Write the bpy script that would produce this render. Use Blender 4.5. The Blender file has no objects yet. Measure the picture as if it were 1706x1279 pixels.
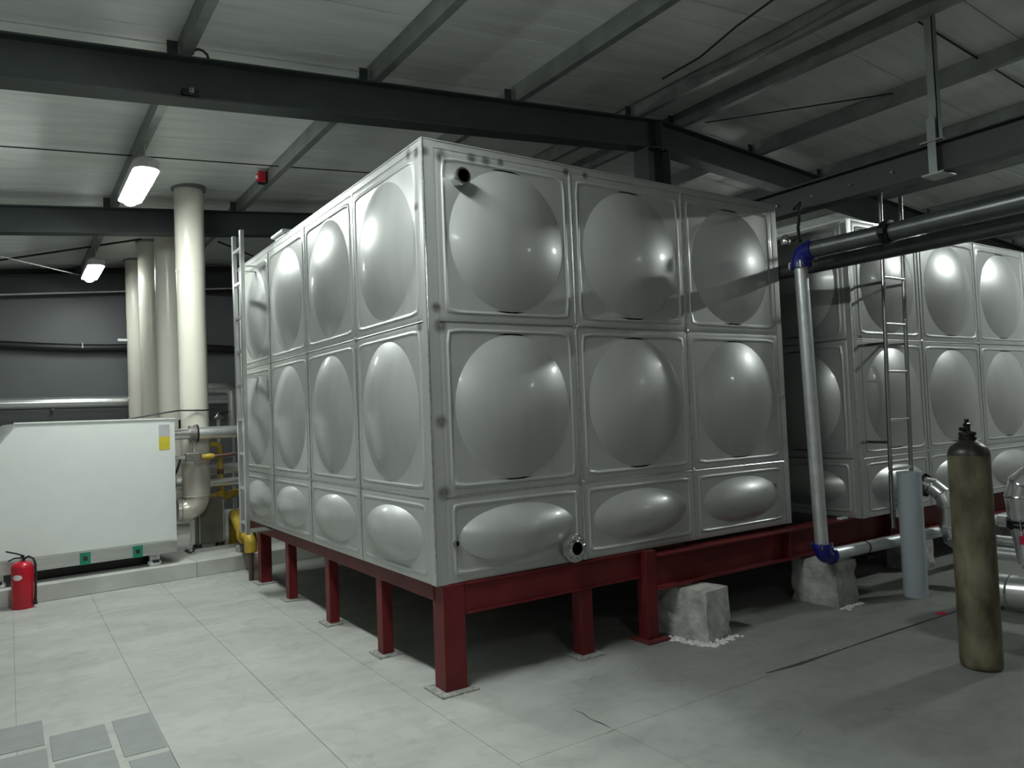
import bpy, math, random
from mathutils import Vector, Matrix
random.seed(7)
SC = bpy.context.scene
COL = SC.collection
PI = math.pi

# ------------------------------------------------------------------ camera, world, exposure
CAM_POS = (-1.971, -3.764, 1.541)
YAW, PITCH, ROLL = math.radians(33.881), math.radians(2.309), math.radians(-2.228)
cam_data = bpy.data.cameras.new('camera')
cam = bpy.data.objects.new('camera', cam_data); COL.objects.link(cam)
_f = Vector((math.cos(PITCH)*math.sin(YAW), math.cos(PITCH)*math.cos(YAW), math.sin(PITCH)))
_r = Vector((math.cos(YAW), -math.sin(YAW), 0)); _u = _r.cross(_f)
_r2 = math.cos(ROLL)*_r + math.sin(ROLL)*_u; _u2 = -math.sin(ROLL)*_r + math.cos(ROLL)*_u
cam.matrix_world = Matrix(((_r2.x, _u2.x, -_f.x, CAM_POS[0]), (_r2.y, _u2.y, -_f.y, CAM_POS[1]), (_r2.z, _u2.z, -_f.z, CAM_POS[2]), (0, 0, 0, 1)))
cam_data.sensor_width = 36.0
cam_data.lens = 36.0*1253.4/1706.0
cam_data.clip_end = 100
SC.camera = cam
world = bpy.data.worlds.new('world'); SC.world = world; world.use_nodes = True
world.node_tree.nodes['Background'].inputs[0].default_value = (0.01, 0.011, 0.012, 1)
world.node_tree.nodes['Background'].inputs[1].default_value = 0.3
SC.view_settings.view_transform = 'Standard'; SC.view_settings.look = 'None'
SC.view_settings.gamma = 1.0; SC.view_settings.use_curve_mapping = False
SC.view_settings.exposure = 0.0
# lamps of the room: (x, y, emission strength)
LAMPS = [(-1.0, 3.7, 130), (-1.0, 8.1, 50), (-1.0, -0.55, 142), (-1.0, -5.2, 54), (7.5, -1.9, 600), (7.5, -6.6, 150), (7.5, 4.0, 190)]

# ------------------------------------------------------------------ materials
def newmat(name):
    m = bpy.data.materials.new(name); m.use_nodes = True
    nt = m.node_tree; b = nt.nodes['Principled BSDF']
    return m, nt, b
def N(nt, t, **kw):
    n = nt.nodes.new(t)
    for k, v in kw.items(): setattr(n, k, v)
    return n
def mat(name, col, rough=0.5, metal=0.0, var=0.12, scale=6.0, bump=0.0, bscale=60.0, col2=None, stretch=(1, 1, 1), detail=5.0, rvar=0.0, spec=None, world_pos=True):
    m, nt, b = newmat(name)
    geo = N(nt, 'ShaderNodeNewGeometry') if world_pos else N(nt, 'ShaderNodeTexCoord')
    mp = N(nt, 'ShaderNodeMapping'); mp.inputs['Scale'].default_value = stretch
    nt.links.new(geo.outputs['Position' if world_pos else 'Object'], mp.inputs['Vector'])
    no = N(nt, 'ShaderNodeTexNoise'); no.inputs['Scale'].default_value = scale; no.inputs['Detail'].default_value = detail
    nt.links.new(mp.outputs['Vector'], no.inputs['Vector'])
    cr = N(nt, 'ShaderNodeValToRGB')
    c2 = col2 if col2 else tuple(c*(1-var) for c in col)
    c1 = col if col2 else tuple(min(1, c*(1+var)) for c in col)
    cr.color_ramp.elements[0].position = 0.32; cr.color_ramp.elements[0].color = (*c2, 1)
    cr.color_ramp.elements[1].position = 0.68; cr.color_ramp.elements[1].color = (*c1, 1)
    nt.links.new(no.outputs['Fac'], cr.inputs['Fac']); nt.links.new(cr.outputs['Color'], b.inputs['Base Color'])
    b.inputs['Roughness'].default_value = rough; b.inputs['Metallic'].default_value = metal
    if spec is not None: b.inputs['Specular IOR Level'].default_value = spec
    if rvar:
        mr = N(nt, 'ShaderNodeMapRange'); mr.inputs['To Min'].default_value = rough-rvar; mr.inputs['To Max'].default_value = rough+rvar
        mr.inputs['From Min'].default_value = 0.3; mr.inputs['From Max'].default_value = 0.7
        nt.links.new(no.outputs['Fac'], mr.inputs['Value']); nt.links.new(mr.outputs['Result'], b.inputs['Roughness'])
    if bump:
        n2 = N(nt, 'ShaderNodeTexNoise'); n2.inputs['Scale'].default_value = bscale; n2.inputs['Detail'].default_value = 4
        nt.links.new(mp.outputs['Vector'], n2.inputs['Vector'])
        bp = N(nt, 'ShaderNodeBump'); bp.inputs['Strength'].default_value = bump; bp.inputs['Distance'].default_value = 0.01
        nt.links.new(n2.outputs['Fac'], bp.inputs['Height']); nt.links.new(bp.outputs['Normal'], b.inputs['Normal'])
    return m

def stained_steel(name, spots, base=(0.45, 0.46, 0.45), rough=0.38):
    """pressed stainless sheet with dark weld burns at fixed places"""
    m, nt, b = newmat(name)
    geo = N(nt, 'ShaderNodeNewGeometry')
    mp = N(nt, 'ShaderNodeMapping'); mp.inputs['Scale'].default_value = (3, 3, 0.35)
    nt.links.new(geo.outputs['Position'], mp.inputs['Vector'])
    no = N(nt, 'ShaderNodeTexNoise'); no.inputs['Scale'].default_value = 3; no.inputs['Detail'].default_value = 6
    nt.links.new(mp.outputs['Vector'], no.inputs['Vector'])
    cr = N(nt, 'ShaderNodeValToRGB')
    cr.color_ramp.elements[0].position = 0.3; cr.color_ramp.elements[0].color = (*[c*0.95 for c in base], 1)
    cr.color_ramp.elements[1].position = 0.7; cr.color_ramp.elements[1].color = (*[c*1.04 for c in base], 1)
    nt.links.new(no.outputs['Fac'], cr.inputs['Fac'])
    dn = N(nt, 'ShaderNodeTexNoise'); dn.inputs['Scale'].default_value = 25
    nt.links.new(geo.outputs['Position'], dn.inputs['Vector'])
    prev = None
    for (x, y, z, r) in spots:
        d = N(nt, 'ShaderNodeVectorMath', operation='DISTANCE'); d.inputs[1].default_value = (x, y, z)
        nt.links.new(geo.outputs['Position'], d.inputs[0])
        mr = N(nt, 'ShaderNodeMapRange', interpolation_type='SMOOTHSTEP')
        mr.inputs['From Min'].default_value = r*0.25; mr.inputs['From Max'].default_value = r
        mr.inputs['To Min'].default_value = 1; mr.inputs['To Max'].default_value = 0
        nt.links.new(d.outputs['Value'], mr.inputs['Value'])
        if prev is None: prev = mr.outputs['Result']
        else:
            mx = N(nt, 'ShaderNodeMath', operation='MAXIMUM'); nt.links.new(prev, mx.inputs[0]); nt.links.new(mr.outputs['Result'], mx.inputs[1]); prev = mx.outputs[0]
    out = cr.outputs['Color']
    if prev is not None:
        mu = N(nt, 'ShaderNodeMath', operation='MULTIPLY'); nt.links.new(prev, mu.inputs[0]); 
        mr2 = N(nt, 'ShaderNodeMapRange'); mr2.inputs['From Min'].default_value = 0.3; mr2.inputs['From Max'].default_value = 0.6; mr2.inputs['To Min'].default_value = 0.55; mr2.inputs['To Max'].default_value = 0.95
        nt.links.new(dn.outputs['Fac'], mr2.inputs['Value']); nt.links.new(mr2.outputs['Result'], mu.inputs[1])
        mix = N(nt, 'ShaderNodeMix', data_type='RGBA'); nt.links.new(mu.outputs[0], mix.inputs['Factor'])
        nt.links.new(out, mix.inputs['A']); mix.inputs['B'].default_value = (0.10, 0.10, 0.10, 1)
        out = mix.outputs['Result']
    nt.links.new(out, b.inputs['Base Color'])
    b.inputs['Metallic'].default_value = 0.45
    b.inputs['Coat Weight'].default_value = .35; b.inputs['Coat Roughness'].default_value = .10
    mr = N(nt, 'ShaderNodeMapRange'); mr.inputs['From Min'].default_value = 0.3; mr.inputs['From Max'].default_value = 0.7
    mr.inputs['To Min'].default_value = rough-0.012; mr.inputs['To Max'].default_value = rough+0.012
    nt.links.new(no.outputs['Fac'], mr.inputs['Value']); nt.links.new(mr.outputs['Result'], b.inputs['Roughness'])
    return m

SPOTS = [(0.02, 0, 3.06, .04), (0.125, 0, 3.05, .06), (0.33, 0, 3.07, .045), (0.43, 0, 3.065, .045), (0.535, 0, 3.075, .035), (1.04, 0, 3.09, .04), (1.2, 0, 3.09, .035),
         (0.06, 0, 2.165, .045), (0.08, 0, 2.06, .06), (0.065, 0, 1.515, .055), (0.065, 0, 1.11, .06), (0, 0.17, 3.09, .05), (0, 0.07, 3.07, .05), (0, 0.09, 2.76, .035), (0, 0.1, 2.07, .05), (2.98, 0, .9, .04)]
M = {}
M['steel'] = stained_steel('pressed_stainless_steel', SPOTS)
M['steel2'] = stained_steel('pressed_stainless_steel_far', [(3.98, -.17, 2.07, .04)])
M['weld'] = mat('weld_bead_steel', (0.62, 0.63, 0.62), 0.28, 0.95, var=.2, scale=40)
M['polished'] = mat('bright_stainless', (0.70, 0.70, 0.70), 0.16, 1.0, var=.05)
M['clad'] = mat('aluminium_pipe_cladding', (0.78, 0.79, 0.79), 0.26, 0.82, var=.08, bump=.15, bscale=14)
M['galv'] = mat('galvanised_pipe', (0.62, 0.64, 0.65), 0.38, 0.75, var=.10, scale=12, stretch=(1, 1, 1))
M['galv_dark'] = mat('dark_overhead_pipe', (0.13, 0.14, 0.14), 0.36, 0.75, var=.14, scale=8)  # one darker galvanised tone for both overhead pipes
M['alu'] = mat('ladder_aluminium', (0.55, 0.56, 0.56), 0.32, 0.9, var=.1)
M['dark_tube'] = mat('ladder_tube_steel', (0.42, 0.42, 0.42), 0.22, 1.0, var=.1)
M['frame'] = mat('dark_green_grey_paint', (0.029, 0.038, 0.037), 0.5, 0.0, var=.15)
M['purlin'] = mat('galvanised_purlin', (0.24, 0.26, 0.25), 0.42, 0.6, var=.18, scale=5)
M['roof'] = mat('roof_panel_off_white', (0.68, 0.70, 0.68), 0.42, 0.0, var=.08, scale=2.5, stretch=(.5, 4, 1))
M['gap'] = mat('panel_gap_dark', (0.05, 0.05, 0.05), 0.9)
M['joint'] = mat('joint_filler', (0.23, 0.23, 0.22), .9)
M['wall'] = mat('grey_wall_panel', (0.135, 0.142, 0.15), 0.5, 0.1, var=.06, scale=2)
M['wall_lt'] = mat('pale_wall_panel', (0.52, 0.52, 0.51), 0.6, 0.0, var=.06, scale=2)
M['plinth'] = mat('painted_plinth_concrete', (0.46, 0.47, 0.44), 0.7, 0.0, var=.14, scale=3, bump=.1)
M['block'] = mat('rough_concrete_block', (0.36, 0.36, 0.34), 0.9, 0.0, var=.35, scale=9, bump=.8, bscale=35, detail=8)
M['mortar'] = mat('spilled_mortar', (0.55, 0.55, 0.54), 0.9, var=.3, scale=30, bump=.8, bscale=60)
M['red'] = mat('red_oxide_paint', (0.115, 0.012, 0.014), 0.45, 0.0, var=.25, scale=5, spec=.25)
M['red_rust'] = mat('red_oxide_dull', (0.10, 0.015, 0.013), 0.6, 0.0, var=.3, scale=8)
M['plate'] = mat('bare_base_plate', (0.33, 0.33, 0.31), 0.55, 0.3, var=.4, scale=40, bump=.4, bscale=80)
M['white'] = mat('white_enamel_sheet', (0.70, 0.73, 0.71), 0.38, 0.0, var=.02)
M['white_trim'] = mat('white_edge_trim', (0.60, 0.62, 0.61), 0.4, 0.0, var=.03)
M['skirt'] = mat('brushed_skirt_steel', (0.55, 0.56, 0.54), 0.33, 0.7, var=.08, scale=4, stretch=(1, 1, 8))
M['flue'] = mat('cream_flue_pipe', (0.66, 0.64, 0.56), 0.28, 0.0, var=.04, scale=2)
M['flue_steel'] = mat('pale_flue_elbow', (0.60, 0.56, 0.50), 0.30, 0.35, var=.06)
M['cylinder'] = mat('worn_olive_paint', (0.055, 0.047, 0.026), 0.62, 0.15, col2=(0.21, 0.188, 0.125), scale=9, detail=9, bump=.25, bscale=50, stretch=(1, 1, .5))
M['cyl_top'] = mat('scorched_cylinder_neck', (0.016, 0.016, 0.015), 0.4, 0.3, col2=(0.055, 0.052, 0.042), scale=22, detail=8)
M['valve_dark'] = mat('dark_brass_valve', (0.03, 0.03, 0.028), 0.35, 0.7, var=.5, scale=30)
M['pvc'] = mat('grey_pvc', (0.40, 0.44, 0.48), 0.45, 0.0, var=.04, scale=3, spec=.35)
M['blue'] = mat('blue_fitting', (0.008, 0.012, 0.16), 0.25, 0.0, var=.2, scale=20)
M['black'] = mat('black_rubber', (0.012, 0.012, 0.012), 0.5, 0.0)
M['blackiron'] = mat('black_iron', (0.02, 0.02, 0.02), 0.3, 0.6)
M['yellow'] = mat('yellow_gas_paint', (0.42, 0.29, 0.03), 0.4, 0.0, var=.15, scale=12)
M['label_yellow'] = mat('yellow_label', (0.55, 0.46, 0.03), 0.5)
M['label_grey'] = mat('grey_label', (0.42, 0.41, 0.44), 0.5)
M['green'] = mat('green_fork_bracket', (0.01, 0.20, 0.12), 0.4)
M['ext_red'] = mat('extinguisher_red', (0.45, 0.008, 0.022), 0.25, 0.0, var=.04)
M['ext_label'] = mat('white_sticker', (0.75, 0.72, 0.70), 0.5)
M['box'] = mat('grey_brown_cabinet', (0.13, 0.13, 0.11), 0.4, 0.3, var=.1)
M['rust'] = mat('brown_primer_pipe', (0.10, 0.05, 0.04), 0.5)
M['bronze'] = mat('grey_valve_body', (0.28, 0.26, 0.25), 0.35, 0.7, var=.2, scale=30)
M['tag'] = mat('red_tag', (0.5, 0.005, 0.05), 0.5)
M['lamp_shell'] = mat('lamp_housing', (0.6, 0.6, 0.6), 0.4)
M['cable'] = mat('black_cable', (0.01, 0.01, 0.01), 0.5)
M['wire'] = mat('pale_wire_and_lit_edge', (0.5, 0.5, 0.49), 0.4)  # wires and straps, also the rod drawn as a lit flange edge
M['tile'] = mat('bare_grey_tile', (0.25, 0.26, 0.255), 0.75, 0.0, var=.06, scale=10, bump=.15)

def floor_mat():
    m, nt, b = newmat('trowelled_concrete')
    geo = N(nt, 'ShaderNodeNewGeometry')
    def noise(sc, det, stretch, dist=0):
        mp = N(nt, 'ShaderNodeMapping'); mp.inputs['Scale'].default_value = stretch; mp.inputs['Rotation'].default_value = (0, 0, .25)
        nt.links.new(geo.outputs['Position'], mp.inputs['Vector'])
        n = N(nt, 'ShaderNodeTexNoise'); n.inputs['Scale'].default_value = sc; n.inputs['Detail'].default_value = det; n.inputs['Distortion'].default_value = dist
        nt.links.new(mp.outputs['Vector'], n.inputs['Vector']); return n.outputs['Fac']
    def ramp(f, p0, c0, p1, c1):
        cr = N(nt, 'ShaderNodeValToRGB'); e = cr.color_ramp.elements
        e[0].position = p0; e[0].color = (*c0, 1); e[1].position = p1; e[1].color = (*c1, 1)
        nt.links.new(f, cr.inputs['Fac']); return cr.outputs['Color']
    def mul(a, c):
        mx = N(nt, 'ShaderNodeMix', data_type='RGBA', blend_type='MULTIPLY'); mx.inputs['Factor'].default_value = 1
        nt.links.new(a, mx.inputs['A']); nt.links.new(c, mx.inputs['B']); return mx.outputs['Result']
    c = ramp(noise(1.3, 6, (1, 2.2, 1), .8), .30, (0.335, 0.345, 0.325), .68, (0.43, 0.44, 0.415))
    c = mul(c, ramp(noise(5, 8, (1, 1, 1), 1.5), .34, (.89, .89, .88), .52, (1, 1, 1)))
    c = mul(c, ramp(noise(2.2, 9, (1, 1.6, 1), 2.5), .24, (.70, .70, .69), .32, (1, 1, 1)))
    # darker as x grows: dirt, plus the dimmer light there put into the colour
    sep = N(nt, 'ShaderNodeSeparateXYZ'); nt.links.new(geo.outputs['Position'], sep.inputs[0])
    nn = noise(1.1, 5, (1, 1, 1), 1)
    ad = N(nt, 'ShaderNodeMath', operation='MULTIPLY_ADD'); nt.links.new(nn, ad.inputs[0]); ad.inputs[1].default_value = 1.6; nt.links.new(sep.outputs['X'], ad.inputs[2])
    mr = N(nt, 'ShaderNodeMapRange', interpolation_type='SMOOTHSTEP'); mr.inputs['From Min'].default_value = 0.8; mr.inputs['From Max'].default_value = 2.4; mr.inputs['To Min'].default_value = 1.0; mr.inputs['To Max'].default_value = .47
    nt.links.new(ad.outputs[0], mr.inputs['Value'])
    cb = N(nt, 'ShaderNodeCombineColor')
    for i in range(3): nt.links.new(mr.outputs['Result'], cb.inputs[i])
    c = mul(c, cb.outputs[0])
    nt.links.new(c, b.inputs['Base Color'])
    b.inputs['Roughness'].default_value = 0.62; b.inputs['Specular IOR Level'].default_value = .35
    bp = N(nt, 'ShaderNodeBump'); bp.inputs['Strength'].default_value = .12; bp.inputs['Distance'].default_value = .02
    nt.links.new(noise(9, 8, (1, 1, 1)), bp.inputs['Height']); nt.links.new(bp.outputs['Normal'], b.inputs['Normal'])
    return m
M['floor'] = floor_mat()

def emit_mat(name, strength):
    m, nt, b = newmat(name)
    b.inputs['Base Color'].default_value = (.9, .95, .92, 1)
    b.inputs['Emission Color'].default_value = (0.93, 1.0, 0.955, 1); b.inputs['Emission Strength'].default_value = strength
    return m

# ------------------------------------------------------------------ mesh helpers
class MB:
    def __init__(s): s.v = []; s.f = []
    def add(s, vs, fs):
        o = len(s.v); s.v += [tuple(v) for v in vs]; s.f += [tuple(i+o for i in f) for f in fs]; return s
    def box(s, a, b, bev=0.0):
        x0, y0, z0 = a; x1, y1, z1 = b
        if bev <= 0:
            vs = [(x0, y0, z0), (x1, y0, z0), (x1, y1, z0), (x0, y1, z0), (x0, y0, z1), (x1, y0, z1), (x1, y1, z1), (x0, y1, z1)]
            return s.add(vs, [(0, 3, 2, 1), (4, 5, 6, 7), (0, 1, 5, 4), (1, 2, 6, 5), (2, 3, 7, 6), (3, 0, 4, 7)])
        # chamfered box
        c = [((x0+x1)/2, (y0+y1)/2, (z0+z1)/2)][0]; h = ((x1-x0)/2, (y1-y0)/2, (z1-z0)/2)
        vs = []; idx = {}
        for sx in (-1, 1):
            for sy in (-1, 1):
                for sz in (-1, 1):
                    for ax in range(3):
                        p = [sx*(h[0]-bev), sy*(h[1]-bev), sz*(h[2]-bev)]
                        p[ax] = (sx, sy, sz)[ax]*h[ax]
                        idx[(sx, sy, sz, ax)] = len(vs); vs.append((c[0]+p[0], c[1]+p[1], c[2]+p[2]))
        fs = []
        for sg in (-1, 1):
            for ax in range(3):
                o1, o2 = [(1, 2), (2, 0), (0, 1)][ax]
                q = []
                for (a1, a2) in ((-1, -1), (1, -1), (1, 1), (-1, 1)):
                    k = [0, 0, 0]; k[ax] = sg; k[o1] = a1; k[o2] = a2; q.append(idx[(*k, ax)])
                fs.append(tuple(q) if sg > 0 else tuple(reversed(q)))
        for ax in range(3):
            o1, o2 = [(1, 2), (2, 0), (0, 1)][ax]
            for a1 in (-1, 1):
                for a2 in (-1, 1):
                    q = []
                    for (e, face) in ((-1, o1), (1, o1), (1, o2), (-1, o2)):
                        k = [0, 0, 0]; k[ax] = e; k[o1] = a1; k[o2] = a2; q.append(idx[(*k, face)])
                    fs.append(tuple(q) if a1*a2 < 0 else tuple(reversed(q)))
        for sx in (-1, 1):
            for sy in (-1, 1):
                for sz in (-1, 1):
                    q = [idx[(sx, sy, sz, a_)] for a_ in range(3)]
                    fs.append(tuple(q) if sx*sy*sz > 0 else tuple(reversed(q)))
        return s.add(vs, fs)
    def prism(s, poly, a, b):
        """poly: list of (p,q) offsets expressed with function frame: extrude from a to b along axis; poly given as 3D offsets"""
        n = len(poly); A = Vector(a); B = Vector(b)
        vs = [A+Vector(p) for p in poly]+[B+Vector(p) for p in poly]
        fs = [tuple(range(n-1, -1, -1)), tuple(range(n, 2*n))]+[(i, (i+1) % n, n+(i+1) % n, n+i) for i in range(n)]
        return s.add(vs, fs)
    def tube(s, pts, r, n=16, cap=True, radii=None):
        pts = [Vector(p) for p in pts]; m = len(pts)
        t0 = (pts[1]-pts[0]).normalized()
        up = Vector((0, 0, 1)) if abs(t0.z) < .9 else Vector((1, 0, 0))
        nrm = t0.cross(up).normalized()
        vs = []
        for i, p in enumerate(pts):
            if i == 0: t = t0
            elif i == m-1: t = (pts[-1]-pts[-2]).normalized()
            else:
                t = ((pts[i]-pts[i-1]).normalized()+(pts[i+1]-pts[i]).normalized())
                t = t.normalized() if t.length > 1e-6 else (pts[i]-pts[i-1]).normalized()
            nrm = (nrm-t*nrm.dot(t)).normalized(); bn = t.cross(nrm)
            k = 1.0
            if 0 < i < m-1:
                c_ = (pts[i]-pts[i-1]).normalized().dot((pts[i+1]-pts[i]).normalized())
                k = 1.0
            rr = radii[i] if radii else r
            for j in range(n):
                a = 2*PI*j/n; vs.append(p+(nrm*math.cos(a)+bn*math.sin(a))*rr*k)
        fs = [(i*n+j, i*n+(j+1) % n, (i+1)*n+(j+1) % n, (i+1)*n+j) for i in range(m-1) for j in range(n)]
        if cap: fs += [tuple(range(n-1, -1, -1)), tuple(range((m-1)*n, m*n))]
        return s.add(vs, fs)
    def lathe(s, prof, c=(0, 0, 0), axis=(0, 0, 1), n=24):
        """prof: list of (radius, height) along axis"""
        ax = Vector(axis).normalized(); up = Vector((0, 0, 1)) if abs(ax.z) < .9 else Vector((1, 0, 0))
        a1 = ax.cross(up).normalized(); a2 = ax.cross(a1); C_ = Vector(c)
        vs = []; 
        for (r, h) in prof:
            for j in range(n):
                a = 2*PI*j/n; vs.append(C_+ax*h+(a1*math.cos(a)+a2*math.sin(a))*max(r, 1e-5))
        m = len(prof)
        fs = [(i*n+j, (i+1)*n+j, (i+1)*n+(j+1) % n, i*n+(j+1) % n) for i in range(m-1) for j in range(n)]
        if prof[0][0] > 1e-4: fs.append(tuple(range(n)))
        if prof[-1][0] > 1e-4: fs.append(tuple(range((m-1)*n+n-1, (m-1)*n-1, -1)))
        return s.add(vs, fs)
    def ring(s, prof, c, axis, n=24):
        """closed profile revolved: hollow ring"""
        ax = Vector(axis).normalized(); up = Vector((0, 0, 1)) if abs(ax.z) < .9 else Vector((1, 0, 0))
        a1 = ax.cross(up).normalized(); a2 = ax.cross(a1); C_ = Vector(c); m = len(prof); vs = []
        for (r, h) in prof:
            for j in range(n):
                a = 2*PI*j/n; vs.append(C_+ax*h+(a1*math.cos(a)+a2*math.sin(a))*r)
        fs = [(i*n+j, ((i+1) % m)*n+j, ((i+1) % m)*n+(j+1) % n, i*n+(j+1) % n) for i in range(m) for j in range(n)]
        return s.add(vs, fs)
    def mesh(s, name, m, smooth=True, ang=35):
        me = bpy.data.meshes.new(name); me.from_pydata(s.v, [], s.f); me.validate(); 
        me.materials.append(m)
        import bmesh
        bm = bmesh.new(); bm.from_mesh(me); bmesh.ops.recalc_face_normals(bm, faces=bm.faces); bm.to_mesh(me); bm.free()
        if smooth:
            me.shade_smooth(); me.set_sharp_from_angle(angle=math.radians(ang))
        me.update(); return me
    def build(s, name, m, parent=None, smooth=True, ang=35, rnd=True):
        if rnd and parent is not None and parent.location.length > 0 or (parent is not None and parent.rotation_euler.z != 0):
            pass
        o = bpy.data.objects.new(name, s.mesh(name, m, smooth, ang)); COL.objects.link(o)
        if parent is not None: o.parent = parent
        return o
def inst(name, me, parent=None, loc=(0, 0, 0), rot=(0, 0, 0)):
    o = bpy.data.objects.new(name, me); COL.objects.link(o); o.location = loc; o.rotation_euler = rot
    if parent is not None: o.parent = parent
    return o
def thing(name, label, cat, loc=(0, 0, 0), rz=0, group=None):
    o = bpy.data.objects.new(name, None); COL.objects.link(o); o.location = loc; o.rotation_euler = (0, 0, rz); o.empty_display_size = .1
    o['label'] = label; o['category'] = cat
    if group: o['group'] = group
    return o
def tag(o, label, cat, group=None):
    o['label'] = label; o['category'] = cat
    if group: o['group'] = group
    return o
def struct(name, loc=(0, 0, 0)):
    o = bpy.data.objects.new(name, None); COL.objects.link(o); o.location = loc; o['kind'] = 'structure'; return o
def arc(c, a, b, r, n=8):
    """quarter bend from direction a to b: centre c of corner (intersection), unit vectors a (incoming) b (outgoing)"""
    c, a, b = Vector(c), Vector(a), Vector(b); o = c-a*r+b*r
    return [o-b*r*math.cos(t)+a*r*math.sin(t) for t in [PI/2*i/n for i in range(n+1)]]

# ------------------------------------------------------------------ structure: floor
RIDGE_X = 3.4
X0, X1, Y0, Y1 = -6.0, 13.0, -9.0, 9.9
def ztop(x):  # top of the rafters
    return 4.07+.09*x if x <= RIDGE_X else 4.376-.07*(x-RIDGE_X)
def zceil(x): return ztop(x)+.15

fl = MB().box((X0, Y0, -.15), (X1, Y1, -.004)).build('floor', M['joint']); fl['kind'] = 'structure'
G = .0013
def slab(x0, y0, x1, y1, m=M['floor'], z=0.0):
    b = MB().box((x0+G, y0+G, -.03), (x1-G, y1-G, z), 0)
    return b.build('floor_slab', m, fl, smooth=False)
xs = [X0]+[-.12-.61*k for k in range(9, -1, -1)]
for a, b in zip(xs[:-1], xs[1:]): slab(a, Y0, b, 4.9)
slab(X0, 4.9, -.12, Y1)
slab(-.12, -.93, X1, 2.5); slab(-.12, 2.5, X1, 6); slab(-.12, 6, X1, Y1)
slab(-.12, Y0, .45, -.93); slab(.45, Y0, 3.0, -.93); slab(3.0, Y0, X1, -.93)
# bare tiles at the front left, proud of the cement film
for (a, b, c, d) in [(-2.25, .70, -1.835, 1.08), (-1.812, .45, -1.565, .80), (-1.53, .28, -1.345, .815), (-2.25, .20, -1.83, .64), (-1.805, .02, -1.56, .41), (-1.52, -.12, -1.342, .22)]:
    MB().box((a, b, -.01), (c, d, .0035), .0015).build('floor_tile', M['tile'], fl, smooth=False)
# open groove edge and grout crumbs on the right
def crumbs(name, pts, m, parent, n=60, spread=.02, r0=.003, r1=.011):
    b = MB()
    for _ in range(n):
        i = random.randrange(len(pts)-1); t = random.random()
        p = Vector(pts[i]).lerp(Vector(pts[i+1]), t)+Vector((random.gauss(0, spread), random.gauss(0, spread), 0))
        r = random.uniform(r0, r1); h = r*random.uniform(.4, .9)
        a = random.random()*6
        vs = [(p.x+r*math.cos(a+k*PI/2.5)*random.uniform(.7, 1.2), p.y+r*math.sin(a+k*PI/2.5)*random.uniform(.7, 1.2), p.z) for k in range(5)]+[(p.x, p.y, p.z+h)]
        b.add(vs, [(k, (k+1) % 5, 5) for k in range(5)]+[(4, 3, 2, 1, 0)])
    o = b.build(name, m, parent, smooth=False); o['kind'] = 'stuff'; return o
gro = MB()
pts = [(1.63, -.90), (1.9, -.925), (2.4, -.93), (2.9, -.935), (3.4, -.95), (3.9, -.965), (4.6, -.97)]
w_ = [.006, .016, .007, .012, .006, .010, .007]
vs = []
for (x, y), w in zip(pts, w_): vs += [(x, y-w, .0012), (x, y+w, .0012)]
gro.add(vs, [(2*i, 2*i+2, 2*i+3, 2*i+1) for i in range(len(pts)-1)])
for v in list(gro.v): pass
M['groove'] = mat('dirt_filled_joint', (0.03, 0.03, 0.028), .9, var=.5, scale=25)
gro.build('dirt_joint', M['groove'], fl, smooth=False)
crk = MB()
def crack(pts, w):
    vs = []
    for i, (x, y) in enumerate(pts):
        t = w*(.35+.65*random.random()) if 0 < i < len(pts)-1 else w*.1
        vs += [(x-t, y-t, .001), (x+t, y+t, .001)]
    crk.add(vs, [(2*i, 2*i+2, 2*i+3, 2*i+1) for i in range(len(pts)-1)])
crack([(.45, -.60), (.455, -.68), (.44, -.76), (.45, -.84), (.447, -.93)], .006)
crack([(.38, -.95), (.42, -.935), (.47, -.93)], .006)
crack([(1.02, -.43), (1.10, -.40), (1.16, -.36)], .004)
crack([(.72, -.36), (.80, -.33), (.86, -.31)], .004)
crack([(1.0, -1.52), (1.1, -1.50), (1.18, -1.46)], .004)
crk.build('hairline_crack', M['groove'], fl, smooth=False)
crumbs('grout_crumb', [(1.7, -.86, 0), (2.6, -.90, 0)], M['mortar'], fl, 7, .03, .003, .007)

# ------------------------------------------------------------------ structure: walls
wb = MB().box((X0, Y1-.0, 0), (X1, Y1+.1, 5)).build('wall_back', M['gap']); wb['kind'] = 'structure'
z = 0.0
for h in (.95, .95, .95, .95):
    k = X0
    while k < X1-.1:
        MB().box((k+.003, Y1-.05, z+.004), (min(k+3.0, X1)-.003, Y1+.01, z+h-.004), .003).build('wall_panel', M['wall'], wb, smooth=False); k += 3.0
    z += h
for nm, a, b in (('wall_left', (X0-.1, Y0, 0), (X0, Y1, 4.4)), ('wall_right', (X1, Y0, 0), (X1+.1, Y1, 4.4)), ('wall_front', (X0, Y0-.1, 0), (X1, Y0, 5))):
    o = MB().box(a, b).build(nm, M['wall_lt'], smooth=False); o['kind'] = 'structure'

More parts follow.
